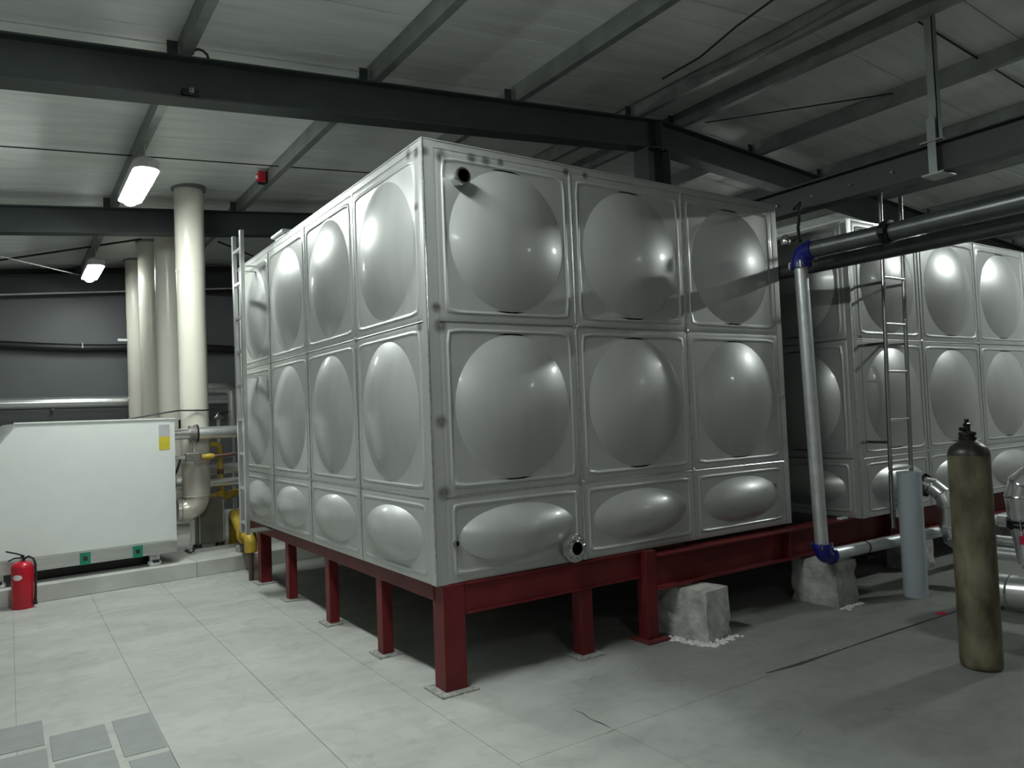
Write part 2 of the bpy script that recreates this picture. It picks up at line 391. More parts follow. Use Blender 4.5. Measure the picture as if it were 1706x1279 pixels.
# ------------------------------------------------------------------ structure: ceiling of sandwich panels, joints running down the slope
ce = MB()
for (xa, xb) in ((X0, RIDGE_X), (RIDGE_X, X1)):
    za, zb = zceil(xa)+.03, zceil(xb)+.03
    ce.add([(xa, Y0, za), (xb, Y0, zb), (xb, Y1, zb), (xa, Y1, za), (xa, Y0, za+.08), (xb, Y0, zb+.08), (xb, Y1, zb+.08), (xa, Y1, za+.08)],
           [(0, 3, 2, 1), (4, 5, 6, 7), (0, 1, 5, 4), (1, 2, 6, 5), (2, 3, 7, 6), (3, 0, 4, 7)])
ce = ce.build('ceiling', M['gap'], smooth=False); ce['kind'] = 'structure'
y = 1.62-.92*11
ribs = 4
while y < Y1-.1:
    y2 = min(y+.92, Y1)
    for (xa, xb) in ((X0, RIDGE_X), (RIDGE_X, X1)):
        za, zb = zceil(xa), zceil(xb)
        b = MB()
        # section along y with faint pressed ribs
        prof = [(y+.003, .028), (y+.003, .004), (y+.012, 0)]
        for i in range(1, ribs):
            yc = y+(y2-y)*i/ribs
            prof += [(yc-.012, 0), (yc-.004, .003), (yc+.004, .003), (yc+.012, 0)]
        prof += [(y2-.012, 0), (y2-.003, .004), (y2-.003, .028)]
        n = len(prof)
        vs = [(xa, p[0], za+p[1]) for p in prof]+[(xb, p[0], zb+p[1]) for p in prof]
        fs = [(i, i+1, n+i+1, n+i) for i in range(n-1)]
        b.add(vs, fs)
        me = b.mesh('roof_panel', M['roof'], smooth=False)
        # normals must face down for a sheet
        inst('roof_panel', me, ce)
    y = y2
# ------------------------------------------------------------------ roof steel
def ibeam_mb(b, a, c, h, w, tf=.012, tw=.008, up=(0, 0, 1)):
    """I section whose top centre line runs a->c"""
    a, c = Vector(a), Vector(c); t = (c-a).normalized(); s = t.cross(Vector(up)).normalized(); u = s.cross(t).normalized() if False else Vector(up)
    def P(p, q): return tuple(s*p+u*q)
    b.prism([P(-w/2, 0), P(w/2, 0), P(w/2, -tf), P(-w/2, -tf)], a, c)
    b.prism([P(-w/2, -h+tf), P(w/2, -h+tf), P(w/2, -h), P(-w/2, -h)], a, c)
    b.prism([P(-tw/2, -tf), P(tw/2, -tf), P(tw/2, -h+tf), P(-tw/2, -h+tf)], a, c)
    return b
HR = .285
RAFT_Y = [-6.4, -2.45, 1.5, 5.5, 9.62]
raft_lab = {-6.4: 'dark steel rafter at the far front end of the roof', -2.45: 'dark steel rafter overhead before the first visible one', 1.5: 'nearest dark steel roof rafter with a ridge bend, crossing above the big steel tank',
            5.5: 'second dark roof rafter, crossing behind the nearest cream flue', 9.62: 'farthest dark roof rafter running along the top of the grey back wall'}
PURL = [-5.05, -3.7, -2.35, -1.0, .35, 1.68, 3.08, 3.66, 4.88, 6.12, 7.35, 8.6, 9.85, 11.1]
for ry in RAFT_Y:
    t = thing('roof_rafter', raft_lab[ry], 'roof beam', (0, ry, 0), group='dark steel roof rafters')
    for k, (xa, xb) in enumerate(((X0+.02, RIDGE_X), (RIDGE_X, X1-.02))):
        b = MB(); ibeam_mb(b, (xa, 0, ztop(xa)), (xb, 0, ztop(xb)), HR, .17)
        b.build('beam', M['frame'], t, smooth=False)
    b = MB()
    MB().box((RIDGE_X-.012, -.085, ztop(RIDGE_X)-HR-.02), (RIDGE_X+.012, .085, ztop(RIDGE_X)+.0)).build('ridge_plate', M['frame'], t, smooth=False)
    for px in PURL:
        MB().prism([(0, -.004, 0), (0, .004, 0), (0, .004, .125), (0, -.004, .125)], (px-.075, 0, ztop(px-.075)), (px-.008, 0, ztop(px)-.002)).build('purlin_cleat', M['frame'], t, smooth=False)
# column under the ridge, in the gap between the tanks
t = thing('steel_column', 'dark steel column standing in the gap between the two tanks', 'column', (3.33, 1.5, 0))
b = MB()
zc = ztop(RIDGE_X)-HR-.014
b.box((-.15, -.1, 0), (-.138, .1, zc)); b.box((.138, -.1, 0), (.15, .1, zc)); b.box((-.138, -.005, 0), (.138, .005, zc))
b.build('shaft', M['frame'], t, smooth=False)
MB().box((-.2, -.14, 0), (.2, .14, .015)).build('base_plate', M['frame'], t, smooth=False)
# purlins: C sections
for i, px in enumerate(PURL):
    zb = ztop(px)+.001; h = .147
    labs = {-1.0: 'galvanised roof purlin carrying the bright lamps on the left', .35: 'galvanised roof purlin carrying the small red alarm device', 1.68: 'galvanised roof purlin running diagonally above the nozzle of the big tank',
            3.08: 'galvanised roof purlin just left of the roof ridge', 3.66: 'galvanised roof purlin just right of the roof ridge', 4.88: 'galvanised roof purlin first right of the ridge pair', 6.12: 'galvanised roof purlin behind the top of the hanger post'}
    lab = labs.get(px, {-5.05: 'outermost galvanised roof purlin at the left wall side', -3.7: 'galvanised roof purlin third left of the lamps, outside the frame', -2.35: 'galvanised roof purlin next left of the lamps, outside the frame', 7.35: 'galvanised roof purlin above the right half of the second tank', 8.6: 'galvanised roof purlin above the right end of the second tank', 9.85: 'galvanised roof purlin beyond the right end of the second tank', 11.1: 'outermost galvanised roof purlin at the right wall side'}.get(px))
    b = MB(); c = 0.003
    prof = [(0, 0), (.062, 0), (.062, .018), (.059, .018), (.059, .003), (.003, .003), (.003, h-.003), (.062, h-.003), (.062, h), (0, h)]
    n = len(prof)
    vs = [(px+p, Y0+.02, zb+q) for p, q in prof]+[(px+p, Y1-.06, zb+q) for p, q in prof]
    b.add(vs, [(k, (k+1) % n, n+(k+1) % n, n+k) for k in range(n)]+[(0, 1, 4, 5), (1, 2, 3, 4), (0, 5, 6, 9), (6, 7, 8, 9)])
    o = b.build('roof_purlin', M['purlin'], smooth=False); tag(o, lab, 'purlin', 'galvanised roof purlins')
# low longitudinal beam over the gap and its hanger post
t = thing('runway_beam', 'dark steel beam hung low above the gap between the tanks, running towards the front right', 'beam', (3.76, 0, 0))
b = MB(); ibeam_mb(b, (0, -6.0, 3.415), (0, 6.5, 3.415), .225, .14, .012, .008)
b.build('beam', M['frame'], t, smooth=False)
for k in range(9):
    yy = -.65+.35*k if k < 6 else -2.0-.4*(k-6)
    MB().lathe([(.012, 0), (.012, .012)], (-.012, yy, 3.30), (-1, 0, 0), 6).build('bolt', M['polished'], t)
def hanger(y, lab):
    t = thing('hanger_post', lab, 'hanger', (3.76, y, 0), group='hanger posts of the low beam')
    b = MB(); zt = zceil(3.76)-.002
    b.box((-.03, -.03, 3.42), (-.024, .03, zt)); b.box((-.03, -.03, 3.42), (.03, -.024, zt)); b.build('angle_post', M['purlin'], t, smooth=False)
    MB().box((-.09, -.08, 3.174), (.09, .08, 3.188)).build('clamp_plate', M['purlin'], t, smooth=False)
    b = MB(); b.box((-.078, -.03, 3.18), (-.072, .03, 3.6)); b.build('side_strap', M['purlin'], t, smooth=False)
    MB().box((-.09, -.08, 3.418), (.09, .08, 3.43)).build('clamp_plate', M['purlin'], t, smooth=False)
hanger(-.99, 'grey steel angle post hanging from the roof onto the low dark beam at the right')
hanger(4.0, 'grey steel angle post of the low dark beam behind the tanks')

# ------------------------------------------------------------------ pressed sheet panels
def panel_mesh(name, w, h, m, rx, rz, depth=.088, inset=.052, seg=64, nozzle=None):
    """local: x right, z up, outward is -y; origin at lower left corner"""
    b = MB(); cx, cz = w/2, h/2
    rings = []
    def ell(sx, sz):
        return [(cx+sx*math.cos(a), cz+sz*math.sin(a)) for a in ang]
    ang = []
    # directions chosen so rectangle corners are hit
    for k in range(seg): ang.append(2*PI*k/seg)
    def sq(hw, hh, n):
        out = []
        for a in ang:
            c, s_ = math.cos(a), math.sin(a)
            if n is None: d = max(abs(c), abs(s_))
            else: d = (abs(c)**n+abs(s_)**n)**(1/n)
            out.append((cx+hw*c/d, cz+hh*s_/d))
        return out
    verts = [(cx, -depth, cz)]
    def push(pts, yv): 
        rings.append(len(verts)); verts.extend([(p[0], -yv, p[1]) for p in pts])
    nd = 12
    for i in range(1, nd+1):
        t = i/nd*.99
        push(ell(rx*t, rz*t), depth*(1-t**2))
    rim = len(verts)
    push(ell(rx, rz), 0.0)
    push(ell(rx*1.012, rz*1.012), 0.0)
    push(ell(rx*1.04, rz*1.025), 0.0)
    iw, ih = w/2-inset, h/2-inset
    e = ell(rx*1.04, rz*1.025); q = sq(iw-.020, ih-.020, 26)
    push([((a[0]+c[0])/2, (a[1]+c[1])/2) for a, c in zip(e, q)], 0)
    push(sq(iw-.020, ih-.020, 26), 0)
    push(sq(iw-.010, ih-.010, 28), 0)
    push(sq(iw-.007, ih-.007, 30), .003)
    push(sq(iw-.003, ih-.003, 32), .0058)
    push(sq(iw+.002, ih+.002, 34), .006)
    push(sq(iw+.006, ih+.006, 36), .003)
    push(sq(iw+.009, ih+.009, 40), 0)
    push(sq(iw+.018, ih+.018, 50), 0)
    push(sq(w/2-.010, h/2-.010, None), 0)
    push(sq(w/2-.001, h/2-.001, None), -.003)
    fs = [(0, rings[0]+(k+1) % seg, rings[0]+k) for k in range(seg)]
    for r0, r1 in zip(rings[:-1], rings[1:]):
        for k in range(seg):
            k2 = (k+1) % seg; fs.append((r0+k, r0+k2, r1+k2, r1+k))
    b.add(verts, fs)
    me = bpy.data.meshes.new(name); me.from_pydata(b.v, [], b.f); me.materials.append(m)
    me.shade_smooth(); me.set_sharp_from_angle(angle=math.radians(80)); me.update()
    for e_ in me.edges:
        a_, c_ = e_.vertices
        if rim <= a_ < rim+seg and rim <= c_ < rim+seg: e_.use_edge_sharp = True
    # make normals point to -y
    if me.polygons[len(me.polygons)-1].normal.y > 0 or me.polygons[0].normal.y > 0: me.flip_normals()
    return me

TANK_H = 2.536
ROWS = [(0.0, .49, .165), (.49, 1.0, .43), (1.49, 1.0, .43)]
def tank(name, label, loc, mt, xcols, ycols, W, D, ztopp, show_right=False):
    t = thing(name, label, 'water tank', loc)
    # inner liner box so that nothing shows through the seams
    MB().box((.02, .02, .004), (W-.02, D-.02, ztopp-.01)).build('liner', mt, t, smooth=False)
    # folded corner and rim trims
    b = MB(); 
    b.box((0, -.001, 0), (xcols[0][0], .012, ztopp)); b.build('corner_trim', mt, t, smooth=False)
    MB().box((-.001, 0, 0), (.012, ycols[0][0], ztopp)).build('corner_trim', mt, t, smooth=False)
    MB().box((xcols[-1][0]+xcols[-1][1], -.001, 0), (W, .012, ztopp)).build('corner_trim', mt, t, smooth=False)
    MB().box((-.001, ycols[-1][0]+ycols[-1][1], 0), (.012, D, ztopp)).build('corner_trim', mt, t, smooth=False)
    MB().box((0, 0.0, 2.49), (W, .010, ztopp)).build('rim_flange', mt, t, smooth=False)
    MB().box((0, 0, 2.49), (.010, D, ztopp)).build('rim_flange', mt, t, smooth=False)
    MB().box((-.004, -.004, ztopp-.004), (W+.004, D+.004, ztopp+.003)).build('lid_sheet', mt, t, smooth=False)
    MB().tube([(0, 0, .002), (0, 0, ztopp)], .006, 8).build('corner_weld', M['weld'], t)
    cache = {}
    def pm(w, h, rx, rz):
        k = (round(w, 3), h, rx)
        if k not in cache: cache[k] = panel_mesh('tank_panel', w, h, mt, rx, rz)
        return cache[k]
    for (z0, h, rz) in ROWS:
        for (x0, w) in xcols:
            inst('tank_panel', pm(w, h, w*.415, rz), t, (x0, 0, z0))
        for (y0, w) in ycols:   # face towards -x: rotate -90 about z: local x -> -y ; start from far edge
            inst('tank_panel', pm(w, h, w*.415, rz), t, (0, y0+w, z0), (0, 0, -PI/2))
    # seam welds
    for (z0, h, rz) in ROWS[1:]:
        MB().tube([(xcols[0][0], -.001, z0), (xcols[-1][0]+xcols[-1][1], -.001, z0)], .0042, 6).build('weld_seam', M['weld'], t)
        MB().tube([(-.001, ycols[0][0], z0), (-.001, ycols[-1][0]+ycols[-1][1], z0)], .0042, 6).build('weld_seam', M['weld'], t)
    for (x0, w) in xcols[1:]:
        MB().tube([(x0, -.001, .004), (x0, -.001, 2.49)], .005, 6).build('weld_seam', M['weld'], t)
        for (z0, h, rz) in ROWS[1:]:
            MB().lathe([(.0, .006), (.012, .004), (.02, 0)], (x0, -.003, z0), (0, -1, 0), 10).build('cross_weld', M['weld'], t)
    for (y0, w) in ycols[1:]:
        MB().tube([(-.001, y0, .004), (-.001, y0, 2.49)], .005, 6).build('weld_seam', M['weld'], t)
        for (z0, h, rz) in ROWS[1:]:
            MB().lathe([(.0, .006), (.012, .004), (.02, 0)], (-.003, y0, z0), (-1, 0, 0), 10).build('cross_weld', M['weld'], t)
    return t
TZ = .60
T1 = tank('water_tank', 'big stainless steel water tank of pressed dome panels, nearest, on red legs', (0, 0, TZ), M['steel'],
          [(.075, .99), (1.065, 1.02), (2.085, 1.02)], [(.055, .9975), (1.0525, .9975), (2.05, .9975), (3.0475, .9975)], 3.166, 4.10, TANK_H)
# overflow nozzle, flange and small drain of tank 1
b = MB(); b.ring([(.044, -.02), (.044, .085), (.038, .085), (.038, -.02)], (.222, 0, 2.325), (0, -1, 0), 28); b.build('nozzle', M['polished'], T1)
MB().ring([(.050, .060), (.050, .078), (.043, .078), (.043, .060)], (.222, 0, 2.325), (0, -1, 0), 28).build('nozzle_collar', M['polished'], T1)
MB().lathe([(.038, 0.012), (.0, .012)], (.222, 0, 2.325), (0, -1, 0), 24).build('nozzle_bore', M['black'], T1)
fz = .095
b = MB(); b.ring([(.088, .030), (.088, .048), (.075, .052), (.045, .052), (.045, .030)], (.955, 0, fz), (0, -1, 0), 36)
b.build('outlet_flange', M['polished'], T1)
b = MB(); b.ring([(.052, -.01), (.052, .06), (.041, .064), (.041, -.01)], (.955, 0, fz), (0, -1, 0), 32); b.build('outlet_neck', M['polished'], T1)
MB().lathe([(.041, .046), (.0, .046)], (.955, 0, fz), (0, -1, 0), 24).build('outlet_bore', M['black'], T1)
for k in range(8):
    a = 2*PI*k/8+.2
    MB().lathe([(.008, 0), (.008, .012)], (.955+.068*math.cos(a), -.05, fz+.068*math.sin(a)), (0, -1, 0), 6).build('flange_bolt', M['polished'], T1)
b = MB(); b.ring([(.020, -.01), (.020, .012), (.015, .012), (.015, -.01)], (.130, 0, .222), (0, -1, 0), 20); b.build('drain_socket', M['polished'], T1)
MB().lathe([(.015, .003), (.0, .003)], (.130, 0, .222), (0, -1, 0), 16).build('drain_bore', M['black'], T1)

T2 = tank('water_tank', 'second stainless steel water tank, behind the round-tube ladder at the right', (3.87, -.17, TZ-.03), M['steel2'],
          [(.06, 1.03), (1.09, 1.075), (2.165, 1.075), (3.24, 1.075)], [(.055, .9975), (1.0525, .9975), (2.05, .9975), (3.0475, .9975)], 4.37, 4.10, 2.50)
# roof hatch on tank 1
t = thing('tank_hatch', 'small pale hatch box on top of the nearest tank, at its left edge', 'hatch', (.22, 2.95, TZ+TANK_H+.003))
MB().box((-.14, -.14, 0), (.14, .14, .09), .004).build('neck', M['white'], t, smooth=False)
MB().box((-.17, -.17, .09), (.17, .17, .115), .004).build('lid', M['white_trim'], t, smooth=False)

# ------------------------------------------------------------------ red stand of tank 1
t = thing('tank_stand', 'dark red steel stand with box legs under the nearest tank', 'stand', (0, 0, 0))
b = MB(); b.box((.175, .0, .42), (1.535, .10, .597), .004); b.box((.175, -.014, .42), (1.535, .0, .431)); b.box((.175, -.014, .585), (1.535, .0, .597)); b.build('front_beam', M['red'], t, smooth=False)
MB().box((.03, .10, .50), (.10, 4.06, .597), .003).build('side_beam', M['red'], t, smooth=False)
for x in (1.05, 2.1): MB().box((x-.04, .10, .50), (x+.04, 4.06, .597), .003).build('joist', M['red'], t, smooth=False)
MB().box((.03, 4.0, .50), (3.1, 4.08, .597), .003).build('rear_beam', M['red'], t, smooth=False)
MB().box((3.06, .10, .50), (3.14, 4.0, .597), .003).build('side_beam', M['red'], t, smooth=False)
legs = [(.035, -.005, .175, .125, 1), (.045, .86, .12, .95, 0), (.045, 1.83, .12, 1.92, 0), (.045, 2.83, .12, 2.92, 0), (.045, 3.70, .15, 3.81, 0),
        (1.01, .0, 1.11, .09, 1), (2.06, 3.99, 2.14, 4.07, 0), (3.06, 3.99, 3.14, 4.07, 0), (3.06, 1.0, 3.14, 1.08, 0), (3.06, 2.4, 3.14, 2.48, 0)]
for (a, c, d, e, k) in legs:
    MB().box((a, c, .012), (d, e, .50 if not k else (.597 if a < .04 else .421)), .004).build('leg', M['red'], t, smooth=False)
    g = .045 if k != 1 else .05
    MB().box((a-g, c-g, 0.0), (d+g, e+g, .012), .002).build('base_plate', M['plate'], t, smooth=False)
b = MB()
crumbs('weld_spatter', [(-.01, -.05, .0), (.22, -.05, .0), (.22, .1, 0)], M['mortar'], t, 40, .012, .003, .008)
# I-beam carrying both tanks
t = thing('support_beam', 'long dark red steel I-beam under the gap and the second tank', 'beam', (0, 0, 0))
b = MB(); ibeam_mb(b, (1.63, -.03, .57), (8.3, -.03, .57), .225, .14, .012, .010); b.build('beam', M['red'], t, smooth=False)
for x in (3.0, 4.4, 6.2):
    MB().box((x, -.095, .358), (x+.01, -.035, .556)).build('stiffener', M['red'], t, smooth=False)
b = MB(); b.box((1.535, -.05, .016), (1.63, .045, .597), .003); b.build('leg', M['red'], t, smooth=False)
MB().box((1.49, -.10, 0), (1.69, .10, .016), .002).build('base_plate', M['red_rust'], t, smooth=False)
MB().prism([(0, -.07, 0), (0, .07, 0), (0, .07, .01), (0, -.07, .01)], (1.63, -.03, .335), (1.9, -.03, .335)).build('shim_plate', M['red_rust'], t, smooth=False)
t = thing('support_beam', 'rear dark red steel I-beam under the second tank', 'beam', (0, 3.85, 0))
b = MB(); ibeam_mb(b, (3.5, 0, .57), (8.3, 0, .57), .225, .14, .012, .010); b.build('beam', M['red'], t, smooth=False)
for x in (3.7, 5.9, 8.1): MB().box((x-.05, -.05, 0), (x+.05, .05, .345)).build('leg', M['red'], t, smooth=False)
t = thing('cross_joist', 'dark red cross joist under the left end of the second tank', 'beam', (0, 0, 0))

COL.objects.unlink(t); bpy.data.objects.remove(t)

# ------------------------------------------------------------------ concrete blocks under the beam
def rough_block(name, lab, c, s, top, rz, seed):
    random.seed(seed)
    t = thing(name, lab, 'block', (c[0], c[1], 0), rz, group='concrete support blocks')
    import bmesh
    bm = bmesh.new(); bmesh.ops.create_cube(bm, size=1)
    bmesh.ops.subdivide_edges(bm, edges=bm.edges[:], cuts=5, use_grid_fill=True)
    for v in bm.verts:
        on = sum(abs(abs(q)-.5) < .01 for q in v.co)
        j = .004 if on == 1 else .012
        if on >= 2 and random.random() < .25: j = .022
        p = v.co.copy(); low = .5-p.z
        v.co = Vector((p.x*s[0]*(1+.10*max(0, low-.6)), p.y*s[1]*(1+.1*max(0, low-.6)), (p.z+.5)*top))
        if on < 3 or True:
            k = Vector((random.uniform(-j, j), random.uniform(-j, j), random.uniform(-j, j)*.5))
            if abs(p.z-.5) < .01 or abs(p.z+.5) < .01: k.z = 0 if abs(p.z+.5) < .01 else -abs(k.z)*.6
            sg = lambda q: -1 if q > 0 else 1
            v.co += Vector((abs(k.x)*sg(p.x), abs(k.y)*sg(p.y), k.z))
    me = bpy.data.meshes.new('block'); bm.to_mesh(me); bm.free(); me.materials.append(M['block'])
    o = bpy.data.objects.new('block_body', me); COL.objects.link(o); o.parent = t
    return t
tb = rough_block('concrete_block', 'rough concrete block under the red I-beam, nearest the stand legs', (1.915, -.09), (.27, .42), .326, .12, 3)
b = crumbs('mortar_spill', [(-.2, .08, 0), (-.19, -.15, 0), (-.13, -.25, 0), (.14, -.26, 0)], M['mortar'], tb, 130, .018, .006, .026)
tb = rough_block('concrete_block', 'stained concrete block below the blue elbow of the pipe', (3.295, -.17), (.27, .40), .333, 0.02, 5)
b = crumbs('mortar_spill', [(-.14, -.22, 0), (.15, -.23, 0)], M['mortar'], tb, 60, .015, .005, .018)
tb = rough_block('concrete_block', 'concrete block under the red I-beam behind the grey pipe', (4.9, .02), (.28, .30), .333, 0.0, 6)
tb = rough_block('concrete_block', 'concrete block under the far right end of the red I-beam', (6.8, .02), (.28, .30), .333, 0.0, 8)
random.seed(11)

# ------------------------------------------------------------------ ladders
# ladder 1: flat aluminium rails on the left side of tank 1
t = thing('ladder', 'aluminium ladder with square rails on the far left side of the nearest tank', 'ladder', (-.2, 3.3, 0))
for s, zt_, yb, yt in ((-.0, 3.30, -.10, -.13), (1, 3.30, .08, .15)):
    b = MB()
    b.prism([(-.016, -.026, 0), (.016, -.026, 0), (.016, .026, 0), (-.016, .026, 0)], (0, yb, .56), (0, yt, zt_))
    b.build('rail', M['alu'], t, smooth=False)
for k in range(9):
    zz = .66+.31*k; f = (zz-.56)/2.74
    y0_, y1_ = -.10-.03*f, .08+.07*f
    MB().prism([(-.014, 0, -.012), (.014, 0, -.012), (.014, 0, .012), (-.014, 0, .012)], (0, y0_+.02, zz), (0, y1_-.02, zz)).build('rung', M['alu'], t, smooth=False)
for zz in (2.98, 1.98):
    for yy in (-.12, .13):
        MB().box((.012, yy-.015, zz-.004), (.195, yy+.015, zz+.004)).build('bracket', M['alu'], t, smooth=False)
MB().box((.0, -.12, .575), (.225, .10, .585)).build('foot_plate', M['alu'], t, smooth=False)
# ladder 2: round tube ladder on tank 2
t = thing('ladder', 'round-tube stainless ladder on the front of the second tank', 'ladder', (0, -.40, 0))
def lx(zz, s): return 3.90+.10*(zz-.5)/2.7+(.31 if s else 0)
for s in (0, 1):
    zb = .515 if s == 0 else .53
    MB().tube([(lx(zb, s), 0, zb), (lx(3.25, s), 0, 3.25)], .0165, 14).build('rail', M['dark_tube'], t)
for zz in (.63, .98, 1.376, 1.77, 2.16, 2.545, 2.93):
    MB().tube([(lx(zz, 0), 0, zz), (lx(zz, 1), 0, zz)], .013, 12).build('rung', M['polished'], t)
for zz in (2.50, 2.0, 1.2):
    for s in (0, 1):
        if zz == 1.2 and s: continue
        MB().tube([(lx(zz, s), 0, zz), (lx(zz, s), .225, zz)], .013, 10).build('stay', M['dark_tube'], t)
MB().box((lx(.62, 0)+.02, -.02, .60), (lx(.62, 0)+.07, .02, .66)).build('foot_clamp', M['polished'], t, smooth=False)

# ------------------------------------------------------------------ right-hand pipework
PX, PY = 2.965, -.38
t = thing('vertical_pipe', 'galvanised pipe dropping beside the tank corner with blue elbows at both ends', 'pipe')
MB().tube([(2.985, PY, .47), (2.915, PY, 2.56)], .048, 24).build('pipe', M['galv'], t)
# lower blue elbow
b = MB(); b.tube([(2.986, PY, .50)]+arc((2.987, PY, .412), (0, 0, -1), (1, 0, 0), .07, 6)+[(3.09, PY, .412)], .062, 20); b.build('lower_elbow', M['blue'], t)
b = MB(); b.lathe([(.069, 0), (.069, .03)], (2.985, PY, .475), (0, 0, 1), 20); b.lathe([(.069, 0), (.069, .03)], (3.06, PY, .412), (1, 0, 0), 20); b.build('elbow_collar', M['blue'], t)
b = MB(); b.tube([(2.916, PY, 2.54)]+arc((2.914, PY, 2.655), (0, 0, 1), (0, -1, 0), .075, 6)+[(2.914, PY-.11, 2.655)], .068, 20); b.build('upper_elbow', M['blue'], t)
b = MB(); b.lathe([(.076, 0), (.076, .035)], (2.916, PY, 2.54), (0, 0, 1), 20); b.lathe([(.076, 0), (.076, .03)], (2.914, PY-.09, 2.655), (0, -1, 0), 20); b.build('elbow_collar', M['blue'], t)
for k in range(4):
    a = k*PI/2+.6
    MB().lathe([(.008, -.006), (.008, .045)], (2.916+.078*math.cos(a), PY+.078*math.sin(a), 2.54), (0, 0, 1), 6).build('clamp_bolt', M['polished'], t)
    MB().lathe([(.007, -.006), (.007, .04)], (2.985+.071*math.cos(a), PY+.071*math.sin(a), .475), (0, 0, 1), 6).build('clamp_bolt', M['polished'], t)
# horizontal low pipe
t = thing('low_pipe', 'galvanised pipe running low along the red I-beam from the blue elbow', 'pipe')
MB().tube([(3.092, PY, .412), (6.8, PY, .375)], .047, 24).build('pipe', M['galv'], t)
MB().ring([(.052, 0), (.052, .008), (.047, .008), (.047, 0)], (3.53, PY, .408), (1, 0, 0), 24).build('wire_tie', M['black'], t)
MB().box((3.51, PY-.03, .325), (3.59, PY+.03, .345), .004).build('clamp', M['blackiron'], t, smooth=False)
# overhead pipes
t = thing('overhead_pipe', 'large galvanised overhead pipe running from the blue elbow to the front right', 'pipe')
MB().tube([(2.914, PY-.112, 2.655), (2.97, -1.02, 2.665)], .062, 28).build('pipe', M['galv_dark'], t)
MB().tube([(2.97, -1.02, 2.665), (2.99, -4.6, 2.70)], .062, 28).build('pipe', M['galv_dark'], t)
b = MB(); b.lathe([(.066, -.03), (.082, -.028), (.082, -.008), (.074, 0), (.082, .008), (.082, .028), (.066, .03)], (2.97, -1.02, 2.665), (0, 1, 0), 24); b.build('grooved_coupling', M['blackiron'], t)
for s in (-1, 1): MB().box((2.97+s*.085-.02, -1.045, 2.645), (2.97+s*.085+.02, -.995, 2.685), .004).build('coupling_lug', M['blackiron'], t, smooth=False)
t = thing('overhead_pipe', 'darker lower overhead pipe beside the large one, entering the tank gap', 'pipe')
MB().tube([(3.232, -4.6, 2.60), (3.232, .55, 2.60)]+arc((3.232, .72, 2.60), (0, 1, 0), (1, 0, 0), .12, 6)+[(3.86, .72, 2.60)], .056, 24).build('pipe', M['galv_dark'], t)
# black cable over the elbow
o = MB().tube([(2.93, -.38, 2.74), (2.96, -.35, 2.79), (2.98, -.33, 2.86), (3.03, -.31, 2.93), (3.04, -.3, 3.0), (3.5, 0.0, 3.2), (3.70, .2, 3.22)], .012, 8).build('black_cable', M['cable'])
tag(o, 'black cable rising from the upper blue elbow to the low beam', 'cable')
o = MB().lathe([(.0, -.012), (.03, -.006), (.036, .02), (.028, .05), (.012, .07), (0, .072)], (2.82, -.33, 2.72), (0, 0, 1), 16).build('air_vent', M['polished']); 
tag(o, 'small bright air vent beside the upper blue elbow', 'vent')
# black clamp blob of the cable
# tank 2 outlet bend
t = thing('outlet_bend', 'silver clad mitred pipe bend with black flange on the front of the second tank', 'pipe')
b = MB(); b.tube([(4.55, -.17, .80), (4.55, -.32, .80)], .05, 20); b.build('stub', M['polished'], t)
b = MB(); b.lathe([(.098, 0), (.098, .02), (.08, .022), (.08, .03), (.098, .032), (.098, .05)], (4.55, -.295, .80), (0, -1, 0), 24); b.build('flange', M['blackiron'], t)
for k in range(8):
    a = 2*PI*k/8
    MB().lathe([(.01, 0), (.01, .075)], (4.55+.088*math.cos(a), -.283, .80+.088*math.sin(a)), (0, -1, 0), 6).build('flange_bolt', M['blackiron'], t)
b = MB()
pp = [(4.55, -.34, .80), (4.55, -.40, .79), (4.55, -.48, .73), (4.55, -.51, .63), (4.55, -.51, .46), (4.55, -.54, .37), (4.55, -.63, .31), (4.55, -.78, .29)]
b.tube(pp, .072, 20); b.build('cladding', M['clad'], t, ang=20)
for p, q in ((1, (0, -.8, -.5)), (2, (0, -.6, -.8)), (3, (0, 0, -1)), (4, (0, 0, -1)), (5, (0, -.6, -.8))):
    MB().lathe([(.0742, -.006), (.0762, 0), (.0742, .006)], pp[p], q, 20).build('cladding_band', M['polished'], t)
MB().tube([(4.55, -.78, .29), (4.55, -1.1, .29)], .05, 16).build('pipe', M['galv'], t)
# two parallel silver pipes low at the right edge
for i, (x, z0, lab) in enumerate(((5.35, .43, 'upper of two thin silver pipes low at the right edge, beyond the gas cylinder'), (5.2, .27, 'lower of two thin silver pipes low at the right edge, beyond the gas cylinder'))):
    o = MB().tube([(x, -.55, z0), (x, -3.2, z0)], .055, 18).build('silver_pipe', M['clad']); tag(o, lab, 'pipe', 'thin silver pipes at the right edge')
for i, yy in enumerate((-1.05, -2.6)):
    t = thing('pipe_trestle', 'small dark trestle under the two silver pipes, %s' % ('near the tank' if i == 0 else 'towards the front'), 'support', (5.27, yy, 0), group='pipe trestles')
    MB().box((-.14, -.02, .19), (.2, .02, .213)).build('cross_bar', M['blackiron'], t, smooth=False)
    for s in (-.12, .17): MB().box((s-.015, -.015, 0), (s+.015, .015, .19)).build('leg', M['blackiron'], t, smooth=False)
    MB().box((.06, -.018, .213), (.1, .018, .372)).build('riser', M['blackiron'], t, smooth=False)
